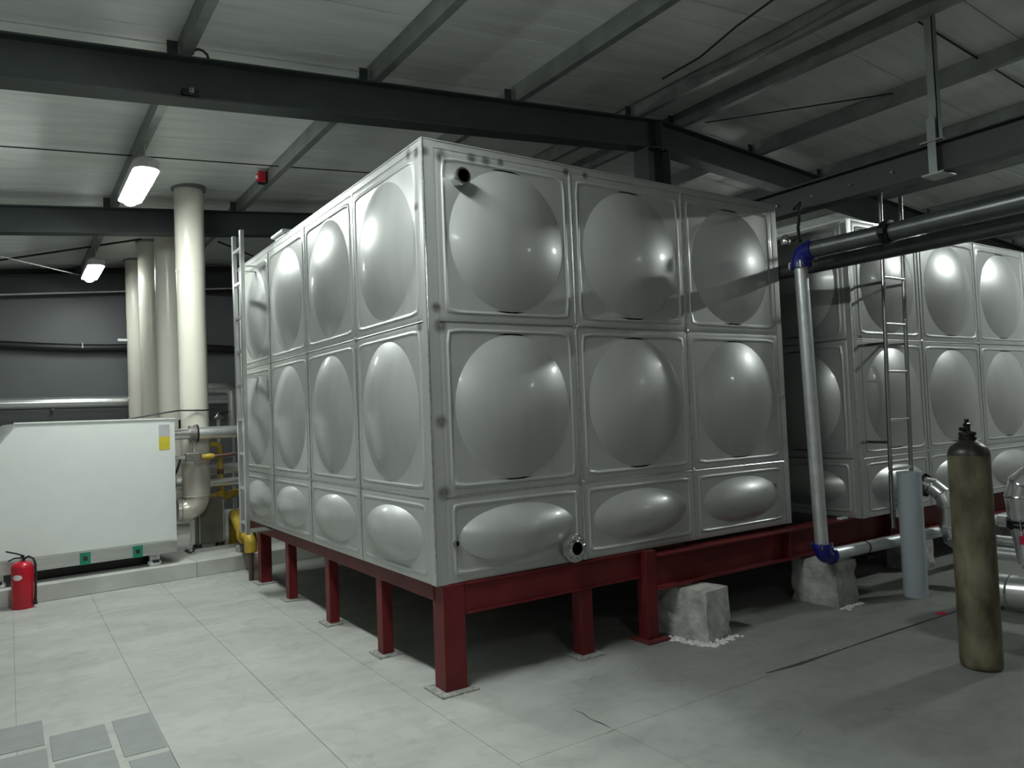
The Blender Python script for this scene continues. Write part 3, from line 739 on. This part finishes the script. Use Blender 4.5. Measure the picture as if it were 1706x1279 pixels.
# big clad pipe run at the right edge
t = thing('pump_pipe', 'big silver clad pipe arching over at the right edge with a flange and red tag', 'pipe')
b = MB(); b.tube([(3.95, -1.0, .145), (3.95, -1.22, .145), (3.97, -1.36, .15), (4.06, -1.46, .16), (4.20, -1.50, .165), (4.7, -1.5, .165)], .118, 24); b.build('lower_cladding', M['clad'], t, ang=18)
for p, q in (((3.95, -1.22, .145), (0, 1, 0)), ((3.97, -1.36, .15), (.3, -1, 0)), ((4.06, -1.46, .16), (1, -.7, 0))):
    MB().lathe([(.1195, -.007), (.122, 0), (.1195, .007)], p, q, 24).build('cladding_band', M['polished'], t)
cxp, cyp = 4.335, -1.16
b = MB(); b.tube([(cxp+.02, cyp-.02, .28), (cxp, cyp, .66), (cxp-.01, cyp, .78), (cxp-.01, cyp-.03, .88), (cxp, cyp-.13, .965), (cxp, cyp-.26, .99), (cxp, cyp-.9, .99)], .108, 24, radii=[.075, .102, .108, .108, .108, .108, .108]); b.build('arched_cladding', M['clad'], t, ang=18)
for p, q in (((cxp-.01, cyp, .78), (0, 0, 1)), ((cxp-.01, cyp-.03, .88), (0, -.5, 1)), ((cxp, cyp-.13, .965), (0, -1, .6))):
    MB().lathe([(.1095, -.007), (.112, 0), (.1095, .007)], p, q, 24).build('cladding_band', M['polished'], t)
b = MB(); b.lathe([(.115, 0), (.115, .02), (.1, .022), (.1, .03), (.115, .032), (.115, .052)], (cxp+.01, cyp, .55), (0, 0, 1), 24); b.build('flange', M['blackiron'], t)
for k in range(8):
    a = 2*PI*k/8+.2
    MB().lathe([(.01, -.015), (.01, .068)], (cxp+.01+.1*math.cos(a), cyp+.1*math.sin(a), .55), (0, 0, 1), 6).build('flange_bolt', M['blackiron'], t)
MB().tube([(4.26, -1.33, .28), (4.26, -1.33, .20)], .05, 14).build('drop_leg', M['galv'], t)
MB().tube([(4.30, -1.20, .30), (4.28, -1.34, .2)], .07, 16).build('neck', M['galv'], t)
MB().tube([(cxp-.10, cyp-.02, .63), (cxp-.105, cyp-.03, .50)], .003, 6).build('tag_wire', M['wire'], t)
MB().box((cxp-.125, cyp-.05, .44), (cxp-.09, cyp-.02, .50)).build('tag_card', M['tag'], t, smooth=False)
MB().box((3.86, -1.12, 0), (4.04, -1.04, .03)).build('pipe_shoe', M['blackiron'], t, smooth=False)
MB().box((4.4, -1.55, 0), (4.46, -1.45, .05)).build('pipe_shoe', M['blackiron'], t, smooth=False)

# standing grey plastic pipe
b = MB(); b.ring([(.088, 0), (.088, .965), (.082, .965), (.082, 0)], (3.92, -.545, 0), (0, 0, 1), 40)
t = thing('grey_pipe', 'open grey plastic pipe length standing upright on the floor beside the gas cylinder', 'pipe')
o = b.build('pipe', M['pvc'], t)
b = MB(); b.ring([(.0895, .0), (.0895, .012), (.0815, .012), (.0815, .0)], (3.92, -.545, .955), (0, 0, 1), 40); b.build('cut_rim', M['pvc'], t)
o = MB().add([(3.50, -.93, .002), (3.56, -.96, .003), (3.60, -.92, .012), (3.57, -.885, .004), (3.52, -.89, .010), (3.545, -.92, .016)], [(0, 1, 5), (1, 2, 5), (2, 3, 5), (3, 4, 5), (4, 0, 5), (4, 3, 2, 1, 0)]).build('red_scrap', M['tag'], smooth=False); tag(o, 'tiny bright red scrap on the floor joint beside the gas cylinder', 'scrap')

# ------------------------------------------------------------------ gas cylinder
t = thing('gas_cylinder', 'tall worn olive gas cylinder with scorched black shoulder', 'gas cylinder', (2.63, -1.605, 0))
R_ = .109
prof = [(0, .012), (.08, .010), (.098, .004), (.106, .012), (R_, .035)]+[(R_+.0006*math.sin(i*2.1), .035+i*.075) for i in range(1, 15)]+[(R_, 1.205)]
MB().lathe(prof, n=48).build('body', M['cylinder'], t, ang=60)
prof = [(R_, 1.205), (R_-.002, 1.218), (R_-.008, 1.238), (R_-.020, 1.256), (R_-.038, 1.271), (.056, 1.281), (.043, 1.288), (.040, 1.295)]
MB().lathe(prof, n=48).build('shoulder', M['cyl_top'], t, ang=60)
MB().lathe([(.040, 1.2900), (.046, 1.2931), (.046, 1.3111), (.042, 1.3150), (.042, 1.3196), (.047, 1.3228), (.045, 1.3368), (.030, 1.3399)], n=24).build('neck_ring', M['valve_dark'], t)
b = MB(); b.lathe([(.026, 1.3368), (.026, 1.3430), (.018, 1.3446), (.016, 1.3696), (.02, 1.3735), (.02, 1.3813), (.013, 1.3852)], n=16)
b.build('valve_body', M['valve_dark'], t)
MB().tube([(0, 0, 1.3555), (-.045, .015, 1.3555)], .011, 12, radii=[.010, .012]).build('valve_outlet', M['valve_dark'], t)
b = MB()
for s in (-1, 1): b.box((s*.012-.004, -.006, 1.3813), (s*.012+.004, .006, 1.4125), .001)
b.build('spindle_fork', M['valve_dark'], t, smooth=False)
MB().box((-.02, -.012, 1.3758), (.02, .012, 1.3891), .003).build('handwheel_hub', M['valve_dark'], t, smooth=False)

# ------------------------------------------------------------------ fire extinguisher
t = thing('fire_extinguisher', 'red fire extinguisher standing at the foot of the concrete plinth', 'fire extinguisher', (-1.875, 4.275, 0), -.5)
t.scale = (.89, .89, .90)
r = .098
MB().lathe([(0, .006), (r-.012, .004), (r-.004, 0), (r, .01), (r, .40), (r-.006, .42), (r-.025, .442), (.04, .452), (.024, .456), (.022, .47)], n=40).build('body', M['ext_red'], t, ang=50)
for zz in (.16,): MB().lathe([(r+.0003, zz), (r+.0012, zz+.004), (r+.0003, zz+.008)], n=40).build('weld_band', M['ext_red'], t)
b = MB()
# curved oval sticker
vs = [(0, 0, 0)]; ns = 24
def oncyl(u, z_): a = -PI/2+u/r; return ((r+.0012)*math.cos(a), (r+.0012)*math.sin(a), z_)
vs = []
nu = 12
for k in range(nu+1):
    u = -.045+.09*k/nu; hh = .026*math.sqrt(max(0, 1-(u/.045)**2))+.0006
    vs += [oncyl(u, .31-hh), oncyl(u, .31+hh)]
b.add(vs, [(2*k, 2*k+2, 2*k+3, 2*k+1) for k in range(nu)]); b.build('sticker', M['ext_label'], t)
MB().lathe([(.024, .456), (.024, .49), (.016, .495), (.016, .515)], n=16).build('valve', M['blackiron'], t)
MB().tube([(.02, 0, .505), (-.05, -.02, .535), (-.14, -.03, .56)], .008, 8).build('lever', M['black'], t)
MB().tube([(.01, 0, .492), (-.07, -.02, .488), (-.12, -.03, .462)], .007, 8).build('carry_handle', M['black'], t)
MB().lathe([(.014, 0), (.014, .012)], (0, -.02, .475), (0, -1, 0), 14).build('pressure_gauge', M['polished'], t)
MB().tube([(.015, 0, .480), (.06, .0, .50), (.105, 0, .475), (.122, 0, .42), (.124, 0, .30), (.122, 0, .15), (.118, 0, .05)], .011, 12).build('hose', M['black'], t)
MB().tube([(.118, 0, .10), (.118, 0, .03)], .015, 12, radii=[.012, .019]).build('nozzle', M['black'], t)

# ------------------------------------------------------------------ boiler on its plinth
A_ = .10
PL = thing('boiler_plinth', 'long low grey concrete plinth carrying the boiler and flues', 'plinth', (-.5, 4.53, 0), A_)
segs = [(-6.0, -1.25+.35), (-.9, .55+.0), (.55, 1.6)]
for (a, c) in ((-4.6, .13), (.13, 3.4)):
    MB().box((a+.002, 0, 0), (c-.002, 4.6, .158), .006).build('plinth_block', M['plinth'], PL, smooth=False)
BO = thing('boiler', 'white boxy boiler with a chamfered front edge on the plinth', 'boiler', (-.545, 4.62, .158), A_)
BL, BD, zb0, zb1 = -1.56, .95, .225, 1.472
prof = [(0, zb0), (BL, zb0), (BL, zb1-.22), (BL+.17, zb1), (0, zb1)]
n = len(prof)
b = MB(); b.add([(p, .004, q) for p, q in prof]+[(p, BD, q) for p, q in prof], [tuple(range(n)), tuple(range(2*n-1, n-1, -1))]+[(k, n+k, n+(k+1) % n, (k+1) % n) for k in range(n)])
b.build('casing', M['white'], BO, smooth=False)
ins = [(-.03, zb0+.02), (BL+.035, zb0+.02), (BL+.035, zb1-.23), (BL+.185, zb1-.035), (-.03, zb1-.035)]
b = MB(); b.add([(p, -.006, q) for p, q in ins]+[(p, .004, q) for p, q in ins], [tuple(range(n)), tuple(range(2*n-1, n-1, -1))]+[(k, n+k, n+(k+1) % n, (k+1) % n) for k in range(n)])
b.build('side_panel', M['white'], BO, smooth=False)
b = MB(); b.prism([(0, -.012, -.002), (0, .02, -.002), (0, .02, .012), (0, -.012, .012)], (BL+.17, 0, zb1), (.004, 0, zb1)); b.build('top_trim', M['white'], BO, smooth=False)
b = MB(); b.prism([(0, -.010, 0), (0, .016, 0), (.012, .016, -.010), (.012, -.010, -.010)], (BL, 0, zb1-.22), (BL+.17, 0, zb1)); b.build('chamfer_trim', M['skirt'], BO, smooth=False)
MB().box((BL+.01, .0, .115), (0, BD-.02, zb0)).build('skirt', M['skirt'], BO, smooth=False)
MB().box((-.155, -.0085, zb1-.175), (-.05, -.0062, zb1-.055)).build('grey_label', M['label_grey'], BO, smooth=False)
MB().box((-.155, -.0085, zb1-.31), (-.05, -.0062, zb1-.178)).build('yellow_label', M['label_yellow'], BO, smooth=False)
for x in (-.83, -.37):
    g = MB().box((x-.045, -.008, .112), (x+.045, .03, .225)).build('green_bracket', M['green'], BO, smooth=False)
    MB().box((x-.018, -.0095, .15), (x+.018, -.0082, .19)).build('slot', M['black'], g, smooth=False)
for x in (-.20, -1.52):
    f = MB().lathe([(.055, 0), (.065, .006), (.065, .035), (.05, .05), (.04, .055), (.04, .06)], (x, .07, .0), n=20).build('foot', M['white_trim'], BO)
    MB().box((x-.045, .045, .06), (x+.045, .10, .115)).build('foot_post', M['white_trim'], BO, smooth=False)
    MB().box((x-.03, .0, .035), (x+.03, .035, .06)).build('foot_slot', M['black'], BO, smooth=False)
MB().box((BL+.3, .2, .0), (-.2, BD-.15, .115)).build('base_frame', M['blackiron'], BO, smooth=False)
# ------------------------------------------------------------------ flues
FX = -.265
FLY = [5.05, 6.45, 7.85, 9.22]
flab = ['nearest and largest-looking cream flue pipe, rising from the boiler elbow to the roof', 'second cream flue pipe from the right', 'third cream flue pipe from the right', 'farthest cream flue pipe, leftmost in the row']
for i, fy in enumerate(FLY):
    t = thing('flue_pipe', flab[i], 'flue', (FX, fy, 0), group='cream boiler flues')
    r = .148; zt_ = zceil(FX)-.004
    MB().tube([(0, 0, 1.15), (-.01, 0, zt_-.95)], r, 36).build('flue', M['flue'], t)
    MB().tube([(-.01, 0, zt_-.95), (-.015, 0, zt_)], r+.004, 36).build('upper_sleeve', M['flue'], t)
    MB().ring([(r+.03, 0), (r+.03, .03), (r+.002, .03), (r+.002, 0)], (-.015, 0, zt_-.032), (0, 0, 1), 32).build('roof_collar', M['purlin'], t)
    MB().tube([(0, 0, 1.17), (0, 0, .80)], r-.003, 36).build('lower_sleeve', M['flue_steel'], t)
    e = MB(); e.tube([(0, 0, .80)]+arc((0, 0, .645), (0, 0, -1), (-1, 0, 0), .135, 6)+[(-.20, 0, .645)], r-.006, 28, radii=[r-.006]+[r-.01-.0025*k for k in range(7)]+[r-.028])
    e = e.build('elbow', M['flue_steel'], t, ang=20)
    MB().lathe([(r-.004, -.008), (r+.004, 0), (r-.004, .008)], (0, 0, .79), n=32).build('joint_band', M['flue_steel'], t)
    MB().lathe([(r-.028, -.008), (r-.018, 0), (r-.028, .008)], (-.16, 0, .645), (1, 0, 0), 32).build('joint_band', M['flue_steel'], t)
    if i > 0: MB().tube([(-.2, 0, .645), (-.30, 0, .645)], r-.028, 24).build('stub', M['flue_steel'], t)
    b = MB(); b.box((-.07, -.02, .158), (-.035, .02, .535)); b.box((-.035, -.02, .158), (-.028, .03, .535)); b.build('support_post', M['skirt'], t, smooth=False)
    MB().tube([(-.13, -.02, .158+.06), (-.09, -.03, .19), (-.05, -.03, .20), (-.03, -.02, .26)], .018, 8).build('drain_hose', M['blackiron'], t)
o = MB().tube([(-.95, 4.86, 1.645), (-.60, 4.86, 1.70), (-.45, 4.88, 1.72), (-.2, 4.885, 1.715), (-.08, 4.95, 1.73)], .008, 8).build('black_cable', M['cable']); tag(o, 'thin black cable across the flues just above the boiler', 'cable')

# ------------------------------------------------------------------ pipework right of the boiler
t = thing('supply_pipe', 'silver clad supply pipe with butterfly valve leaving the top right of the boiler', 'pipe')
yb_ = 4.825
MB().tube([(-.56, yb_, 1.47), (-.36, yb_, 1.47)], .062, 20).build('stub', M['polished'], t)
MB().lathe([(.085, 0), (.085, .02), (.07, .022), (.07, .045), (.09, .047), (.09, .07)], (-.37, yb_, 1.47), (1, 0, 0), 24).build('flange_pair', M['bronze'], t)
MB().lathe([(.095, 0), (.095, .018)], (-.30, yb_, 1.47), (1, 0, 0), 24).build('gasket', M['blackiron'], t)
MB().tube([(-.28, yb_, 1.47), (.9, yb_, 1.47)], .068, 24).build('cladding', M['clad'], t)
MB().tube([(-.46, yb_, 1.50), (-.46, yb_, 1.62)], .012, 10).build('thermometer', M['blackiron'], t)
MB().tube([(-.32, yb_, 1.40), (-.32, yb_, 1.10)], .010, 8).build('drain_line', M['wire'], t)
MB().tube([(-.53, 5.28, .93), (-.44, 5.28, .93)], .085, 20).build('return_hose', M['blackiron'], t)
MB().tube([(-.44, 5.28, .93), (-.1, 5.28, .93)], .06, 20).build('return_stub', M['clad'], t)
t = thing('pipe_loop', 'silver clad pipe loop like a doorway behind the ladder top of the boiler area', 'pipe')
yy = 6.2
MB().tube([(-.06, yy, 1.45), (-.06, yy, 1.9)]+arc((-.06, yy, 2.02), (0, 0, 1), (1, 0, 0), .10, 5)+[(.25, yy, 2.02)]+arc((.42, yy, 2.02), (1, 0, 0), (0, 0, -1), .10, 5)+[(.42, yy, 1.45)], .06, 18).build('cladding', M['clad'], t)
MB().tube([(.10, yy, 1.45), (.10, yy, 1.98)], .02, 10).build('riser', M['galv'], t)
for x in (-.06, .10, .42): MB().tube([(x, yy, .158), (x, yy, 1.45)], .02, 8).build('stand', M['galv'], t)
MB().lathe([(.04, 0), (.06, .01), (.06, .03), (.03, .05), (.01, .09)], (.24, yy, 1.62), n=14).build('valve', M['bronze'], t)
MB().tube([(.24, yy, 1.70), (.36, yy-.03, 1.72)], .009, 8).build('valve_lever', M['black'], t)
MB().tube([(.24, yy, .158), (.24, yy, 1.63)], .025, 8).build('valve_riser', M['galv'], t)
# gas line
t = thing('gas_line', 'thin gas line with yellow unions leaving the right side of the boiler', 'pipe')
MB().tube([(-.56, 4.80, 1.22), (-.42, 4.80, 1.22)], .022, 12).build('elbow_joint', M['polished'], t)
MB().tube([(-.46, 4.80, 1.215), (-.50, 4.78, 1.10), (-.53, 4.78, 1.03)], .012, 8).build('hose', M['black'], t)
MB().box((-.42, 4.76, 1.175), (-.26, 4.84, 1.265), .01).build('solenoid_valve', M['bronze'], t, smooth=False)
MB().lathe([(.02, 0), (.030, .01), (.030, .06), (.034, .07), (.034, .11), (.026, .13), (.02, .14)], (-.26, 4.80, 1.215), (1, 0, 0), 12).build('union', M['yellow'], t)
MB().tube([(-.12, 4.80, 1.215), (.18, 4.80, 1.235)], .017, 12).build('pipe', M['rust'], t)
MB().lathe([(.02, 0), (.026, .01), (.026, .08), (.02, .09)], (.18, 4.80, 1.235), (1, 0, 0), 12).build('union', M['yellow'], t)
MB().tube([(.26, 4.8, 1.237), (.7, 4.8, 1.24)], .017, 12).build('pipe', M['rust'], t)
t = thing('gas_riser', 'yellow gas pipe bending down between the flue and the ladder', 'pipe')
yy = 5.45
MB().tube([(-.10, yy, 1.33), (.0, yy, 1.33)]+arc((.08, yy, 1.33), (1, 0, 0), (0, 0, -1), .06, 5)+[(.08, yy, .62)], .032, 14).build('pipe', M['yellow'], t)
MB().lathe([(.036, 0), (.036, .06)], (.08, yy, .98), n=14).build('band', M['rust'], t)
MB().lathe([(.05, 0), (.05, .03), (.07, .04), (.07, .10), (.05, .11), (.05, .14)], (.08, yy, .66), n=18).build('filter', M['yellow'], t)
MB().tube([(-.10, yy, .70), (.5, yy, .78)], .045, 14).build('header', M['yellow'], t)
MB().tube([(.08, yy, .62), (.08, yy, .158)], .03, 10).build('drop', M['rust'], t)
for i, (z0, yy, lab) in enumerate(((1.02, 5.75, 'upper silver clad pipe crossing behind the ladder'), (.89, 5.3, 'lower silver clad pipe crossing behind the ladder'))):
    t = thing('cross_pipe', lab, 'pipe', group='silver pipes behind the ladder')
    MB().tube([(-.08, yy, z0), (1.3, yy, z0+.03)], .062 if i == 0 else .048, 18).build('cladding', M['clad'], t)
    for x in (.30, .9): MB().tube([(x, yy, .158), (x, yy, z0)], .015, 8).build('prop', M['galv'], t)
# metal cabinet
t = thing('pump_cabinet', 'grey-brown metal cabinet on small feet right of the flue elbow', 'cabinet', (-.12, 5.08, .158), A_)
MB().box((-.10, .12, .07), (.20, .32, .57), .006).build('body', M['box'], t, smooth=False)
MB().box((-.085, .113, .09), (-.075, .12, .55)).build('edge_strip', M['skirt'], t, smooth=False)
MB().box((.175, .113, .09), (.19, .12, .55)).build('edge_strip', M['skirt'], t, smooth=False)
for x in (-.07, .16):
    for y_ in (.15, .29): MB().lathe([(.018, 0), (.018, .07)], (x, y_, 0), n=10).build('foot', M['black'], t)
MB().box((-.2, .05, .0), (.5, .09, .04)).build('base_angle', M['skirt'], t, smooth=False)
t = thing('brown_pump', 'brown vertical pump column behind the ladder foot', 'pump', (.40, 5.72, .158))
MB().lathe([(.06, 0), (.06, .05), (.04, .07), (.04, .20), (.055, .22), (.055, .45), (.035, .5), (.03, .58)], n=18).build('body', M['rust'], t)
for k in range(4): MB().lathe([(.058, .24+.05*k), (.065, .25+.05*k), (.058, .26+.05*k)], n=18).build('fin', M['bronze'], t)
# thick yellow pipe by the stand leg
t = thing('gas_main', 'thick yellow gas main running to the far leg of the stand', 'pipe')
MB().tube([(.22, 5.45, .16), (.22, 5.45, .42)]+arc((.22, 5.45, .51), (0, 0, 1), (-.14, -.99, 0), .08, 5)+[(.05, 4.4, .44), (.02, 4.12, .425)], .062, 20).build('pipe', M['yellow'], t)
MB().lathe([(.09, 0), (.09, .03), (.075, .032), (.075, .045), (.09, .047), (.09, .077)], (.02, 4.16, .425), (0, -1, 0), 22).build('flange', M['yellow'], t)
MB().tube([(.02, 4.10, .425), (.02, 4.05, .425)]+arc((.02, 3.96, .425), (0, -1, 0), (0, 0, -1), .06, 5)+[(.02, 3.96, .28)], .062, 18).build('bend', M['yellow'], t)
MB().tube([(.02, 3.96, .29), (.02, 3.96, 0)], .025, 10).build('foot', M['rust'], t)
o = thing('brick_pad', 'small concrete pad on the plinth below the yellow main', 'block', (.22, 4.75, .158), A_)
MB().box((-.12, 0, 0), (.06, .12, .07), .006).build('pad', M['block'], o, smooth=False)

# ------------------------------------------------------------------ back wall services
t = thing('wall_pipe', 'sagging black insulated pipe along the back wall', 'pipe')
pts = [(-6+.5*k, Y1-.16, 2.86+.02*math.sin(k*1.1)) for k in range(20)]
MB().tube(pts, .062, 14).build('insulation', M['black'], t)
for x in (-4.0, -1.0, 2.0): MB().ring([(.066, 0), (.066, .02), (.06, .02), (.06, 0)], (x, Y1-.16, 2.86), (1, 0, 0), 16).build('strap', M['wire'], t)
for x in (-4.0, -1.0, 2.0): MB().box((x-.01, Y1-.16, 2.92), (x+.01, Y1-.05, 2.94)).build('hook', M['purlin'], t, smooth=False)
t = thing('wall_pipe', 'bright silver clad pipe along the back wall above the boiler', 'pipe')
MB().tube([(-5.9, Y1-.3, 1.985), (3.0, Y1-.3, 1.985)], .085, 20).build('cladding', M['clad'], t)
for x in (-4.5, -1.4, 1.5): MB().box((x-.02, Y1-.3, 1.88), (x+.02, Y1-.05, 1.90)).build('bracket', M['purlin'], t, smooth=False)
o = MB().tube([(-6, 9.52, ztop(-6)-HR-.012), (3.3, 9.52, ztop(3.3)-HR-.012)], .012, 8).build('lit_edge', M['wire']); tag(o, 'thin pale rod added as the lit bottom edge of the farthest rafter', 'lit_edge')  # pale rod added to stand for the lit edge of the rafter flange
t = thing('wall_box', 'tiny white sensor box on the side of the farthest flue', 'sensor', (-.49, 9.2, 2.9))
MB().box((-.06, -.03, 0), (.08, .03, .04), .004).build('case', M['white'], t, smooth=False)

# ------------------------------------------------------------------ roof rods, cables and small devices
def rod(a, b, r, m, name, lab, cat='rod', group=None):
    o = MB().tube([a, b], r, 8).build(name, M[m]); tag(o, lab, cat, group)
rod((X0+.1, 3.62, ztop(X0+.1)+.06), (3.3, 3.9, ztop(3.3)+.06), .006, 'blackiron', 'sag_rod', 'thin dark sag rod crossing the roof between the two left purlins lamps', 'rod', 'thin roof rods')
rod((3.75, -.82, zceil(3.75)-.02), (8.6, -.82, zceil(8.6)-.04), .008, 'blackiron', 'sag_rod', 'thin dark sag rod under the right roof slope crossing the hanger post', 'rod', 'thin roof rods')
rod((3.95, 1.35, zceil(3.95)-.06), (4.85, -.1, zceil(4.85)-.06), .007, 'blackiron', 'roof_cable', 'thin dark cable slanting under the right roof slope near the ridge', 'cable', 'thin roof cables')
rod((-.45, 7.35, 4.10), (-2.9, 10-.2, 3.93), .014, 'blackiron', 'brace_rod', 'dark diagonal brace rod under the far roof bay, left of the flues', 'rod', 'diagonal brace rods')
rod((.55, 7.35, 4.16), (2.4, 9.5, 4.2), .014, 'blackiron', 'brace_rod', 'dark diagonal brace rod under the far roof bay, behind the ladder top', 'rod', 'diagonal brace rods')
rod((-2.9, 7.1, 3.86), (-1.06, 8.7, 3.80), .008, 'wire', 'lamp_wire', 'pale wire running from the left to the far lamp', 'cable')
o = MB().tube([(2.35, -.9, 4.30), (2.42, -.3, 4.27), (2.60, .2, 4.30), (2.85, .85, 4.44)], .008, 8).build('roof_cable', M['cable']); tag(o, 'thin black cable hanging loosely under the roof above the big tank', 'cable')
t = thing('alarm_device', 'small dark red alarm device on the side of a roof purlin', 'alarm', (.30, 4.24, 4.10))
MB().box((-.035, -.05, -.005), (.045, .05, .12), .008).build('back_box', M['blackiron'], t, smooth=False)
MB().box((-.05, -.062, .0), (.03, -.045, .115), .006).build('red_front', M['ext_red'], t, smooth=False)
MB().box((-.05, -.04, .01), (-.035, .035, .105), .008).build('red_face', M['ext_red'], t, smooth=False)
MB().lathe([(.02, 0), (.018, .01), (0, .014)], (-.05, 0, .06), (-1, 0, 0), 12).build('strobe', M['white'], t)
t = thing('beam_clamp', 'small dark clamp with bolt on the side of the nearest rafter', 'clamp', (-.95, 1.41, ztop(-.95)-HR))
MB().box((-.05, -.01, .015), (.05, .07, .06), .004).build('plate', M['blackiron'], t, smooth=False)
MB().lathe([(.018, 0), (.018, .025), (.008, .03), (.008, .05)], (.0, -.01, .04), (0, -1, 0), 8).build('bolt', M['bronze'], t)
o = MB().tube([(-.93, 1.44, ztop(-.9)+.02), (-.92, 1.44, ztop(-.9)+.05), (-.89, 1.44, ztop(-.9)+.065), (-.86, 1.44, ztop(-.9)+.06), (-.835, 1.44, ztop(-.9)+.04), (-.825, 1.44, ztop(-.9)+.0)], .009, 8).build('cable_loop', M['cable']); tag(o, 'black cable loop standing on the nearest rafter beside a purlin', 'cable')
# white bit on the red beam
o = MB().box((3.70, -.09, .5705), (3.79, -.04, .588), .004).build('white_offcut', M['white'], smooth=False); tag(o, 'small white offcut lying on the red I-beam in the tank gap', 'offcut')

# ------------------------------------------------------------------ lamps
lamp_lab = ['nearest glowing oval lamp hanging under the left purlin', 'farther glowing oval lamp under the left purlin, near the back wall', 'oval lamp under the left purlin above the aisle, out of the frame', 'oval lamp under the left purlin at the front, out of the frame',
            'oval lamp on the right in front of the second tank, out of the frame', 'oval lamp on the right at the front, out of the frame', 'oval lamp over the far side of the second tank']
for i, (x, y, st) in enumerate(LAMPS):
    zz = ztop(x)-.17
    if x > 0: zz -= .04
    t = thing('ceiling_lamp', lamp_lab[i], 'lamp', (x+.03, y, zz), group='oval ceiling lamps')
    em = emit_mat('lamp_glow_%d' % i, st)
    L2, W2 = (.60, .092) if x < 0 else (.17, .10)
    def capsule(rw, zv, n=40):
        out = []
        for k in range(n):
            a = 2*PI*k/n
            out.append((rw*math.cos(a), (L2-W2)*math.copysign(1, math.sin(a))*(1 if abs(math.sin(a)) > .02 else 0)+rw*math.sin(a), zv))
        return out
    def stack(layers, n=40):
        b = MB(); vs = sum(layers, [])
        fs = [(j*n+k, j*n+(k+1) % n, (j+1)*n+(k+1) % n, (j+1)*n+k) for j in range(len(layers)-1) for k in range(n)]
        return b, vs, fs
    b, vs, fs = stack([capsule(W2*math.cos(q), -.12*math.sin(q)) for q in [PI/2*j/6*.97 for j in range(7)]])
    fs += [tuple(range(6*40, 7*40)), tuple(range(40))]
    b.add(vs, fs); b.build('diffuser', em, t)
    b, vs, fs = stack([capsule(W2-.03, .03), capsule(W2+.010, .004), capsule(W2+.014, -.072), capsule(W2+.009, -.072), capsule(W2+.006, .002)])
    fs += [tuple(range(40)), tuple(range(4*40, 5*40))]
    b.add(vs, fs); b.build('reflector_housing', M['lamp_shell'], t)
    for s in (-L2*.75, L2*.75):
        MB().tube([(0, s, .035), (0, s, .169+(.04 if x > 0 else 0))], .006, 6).build('hanger', M['wire'], t)
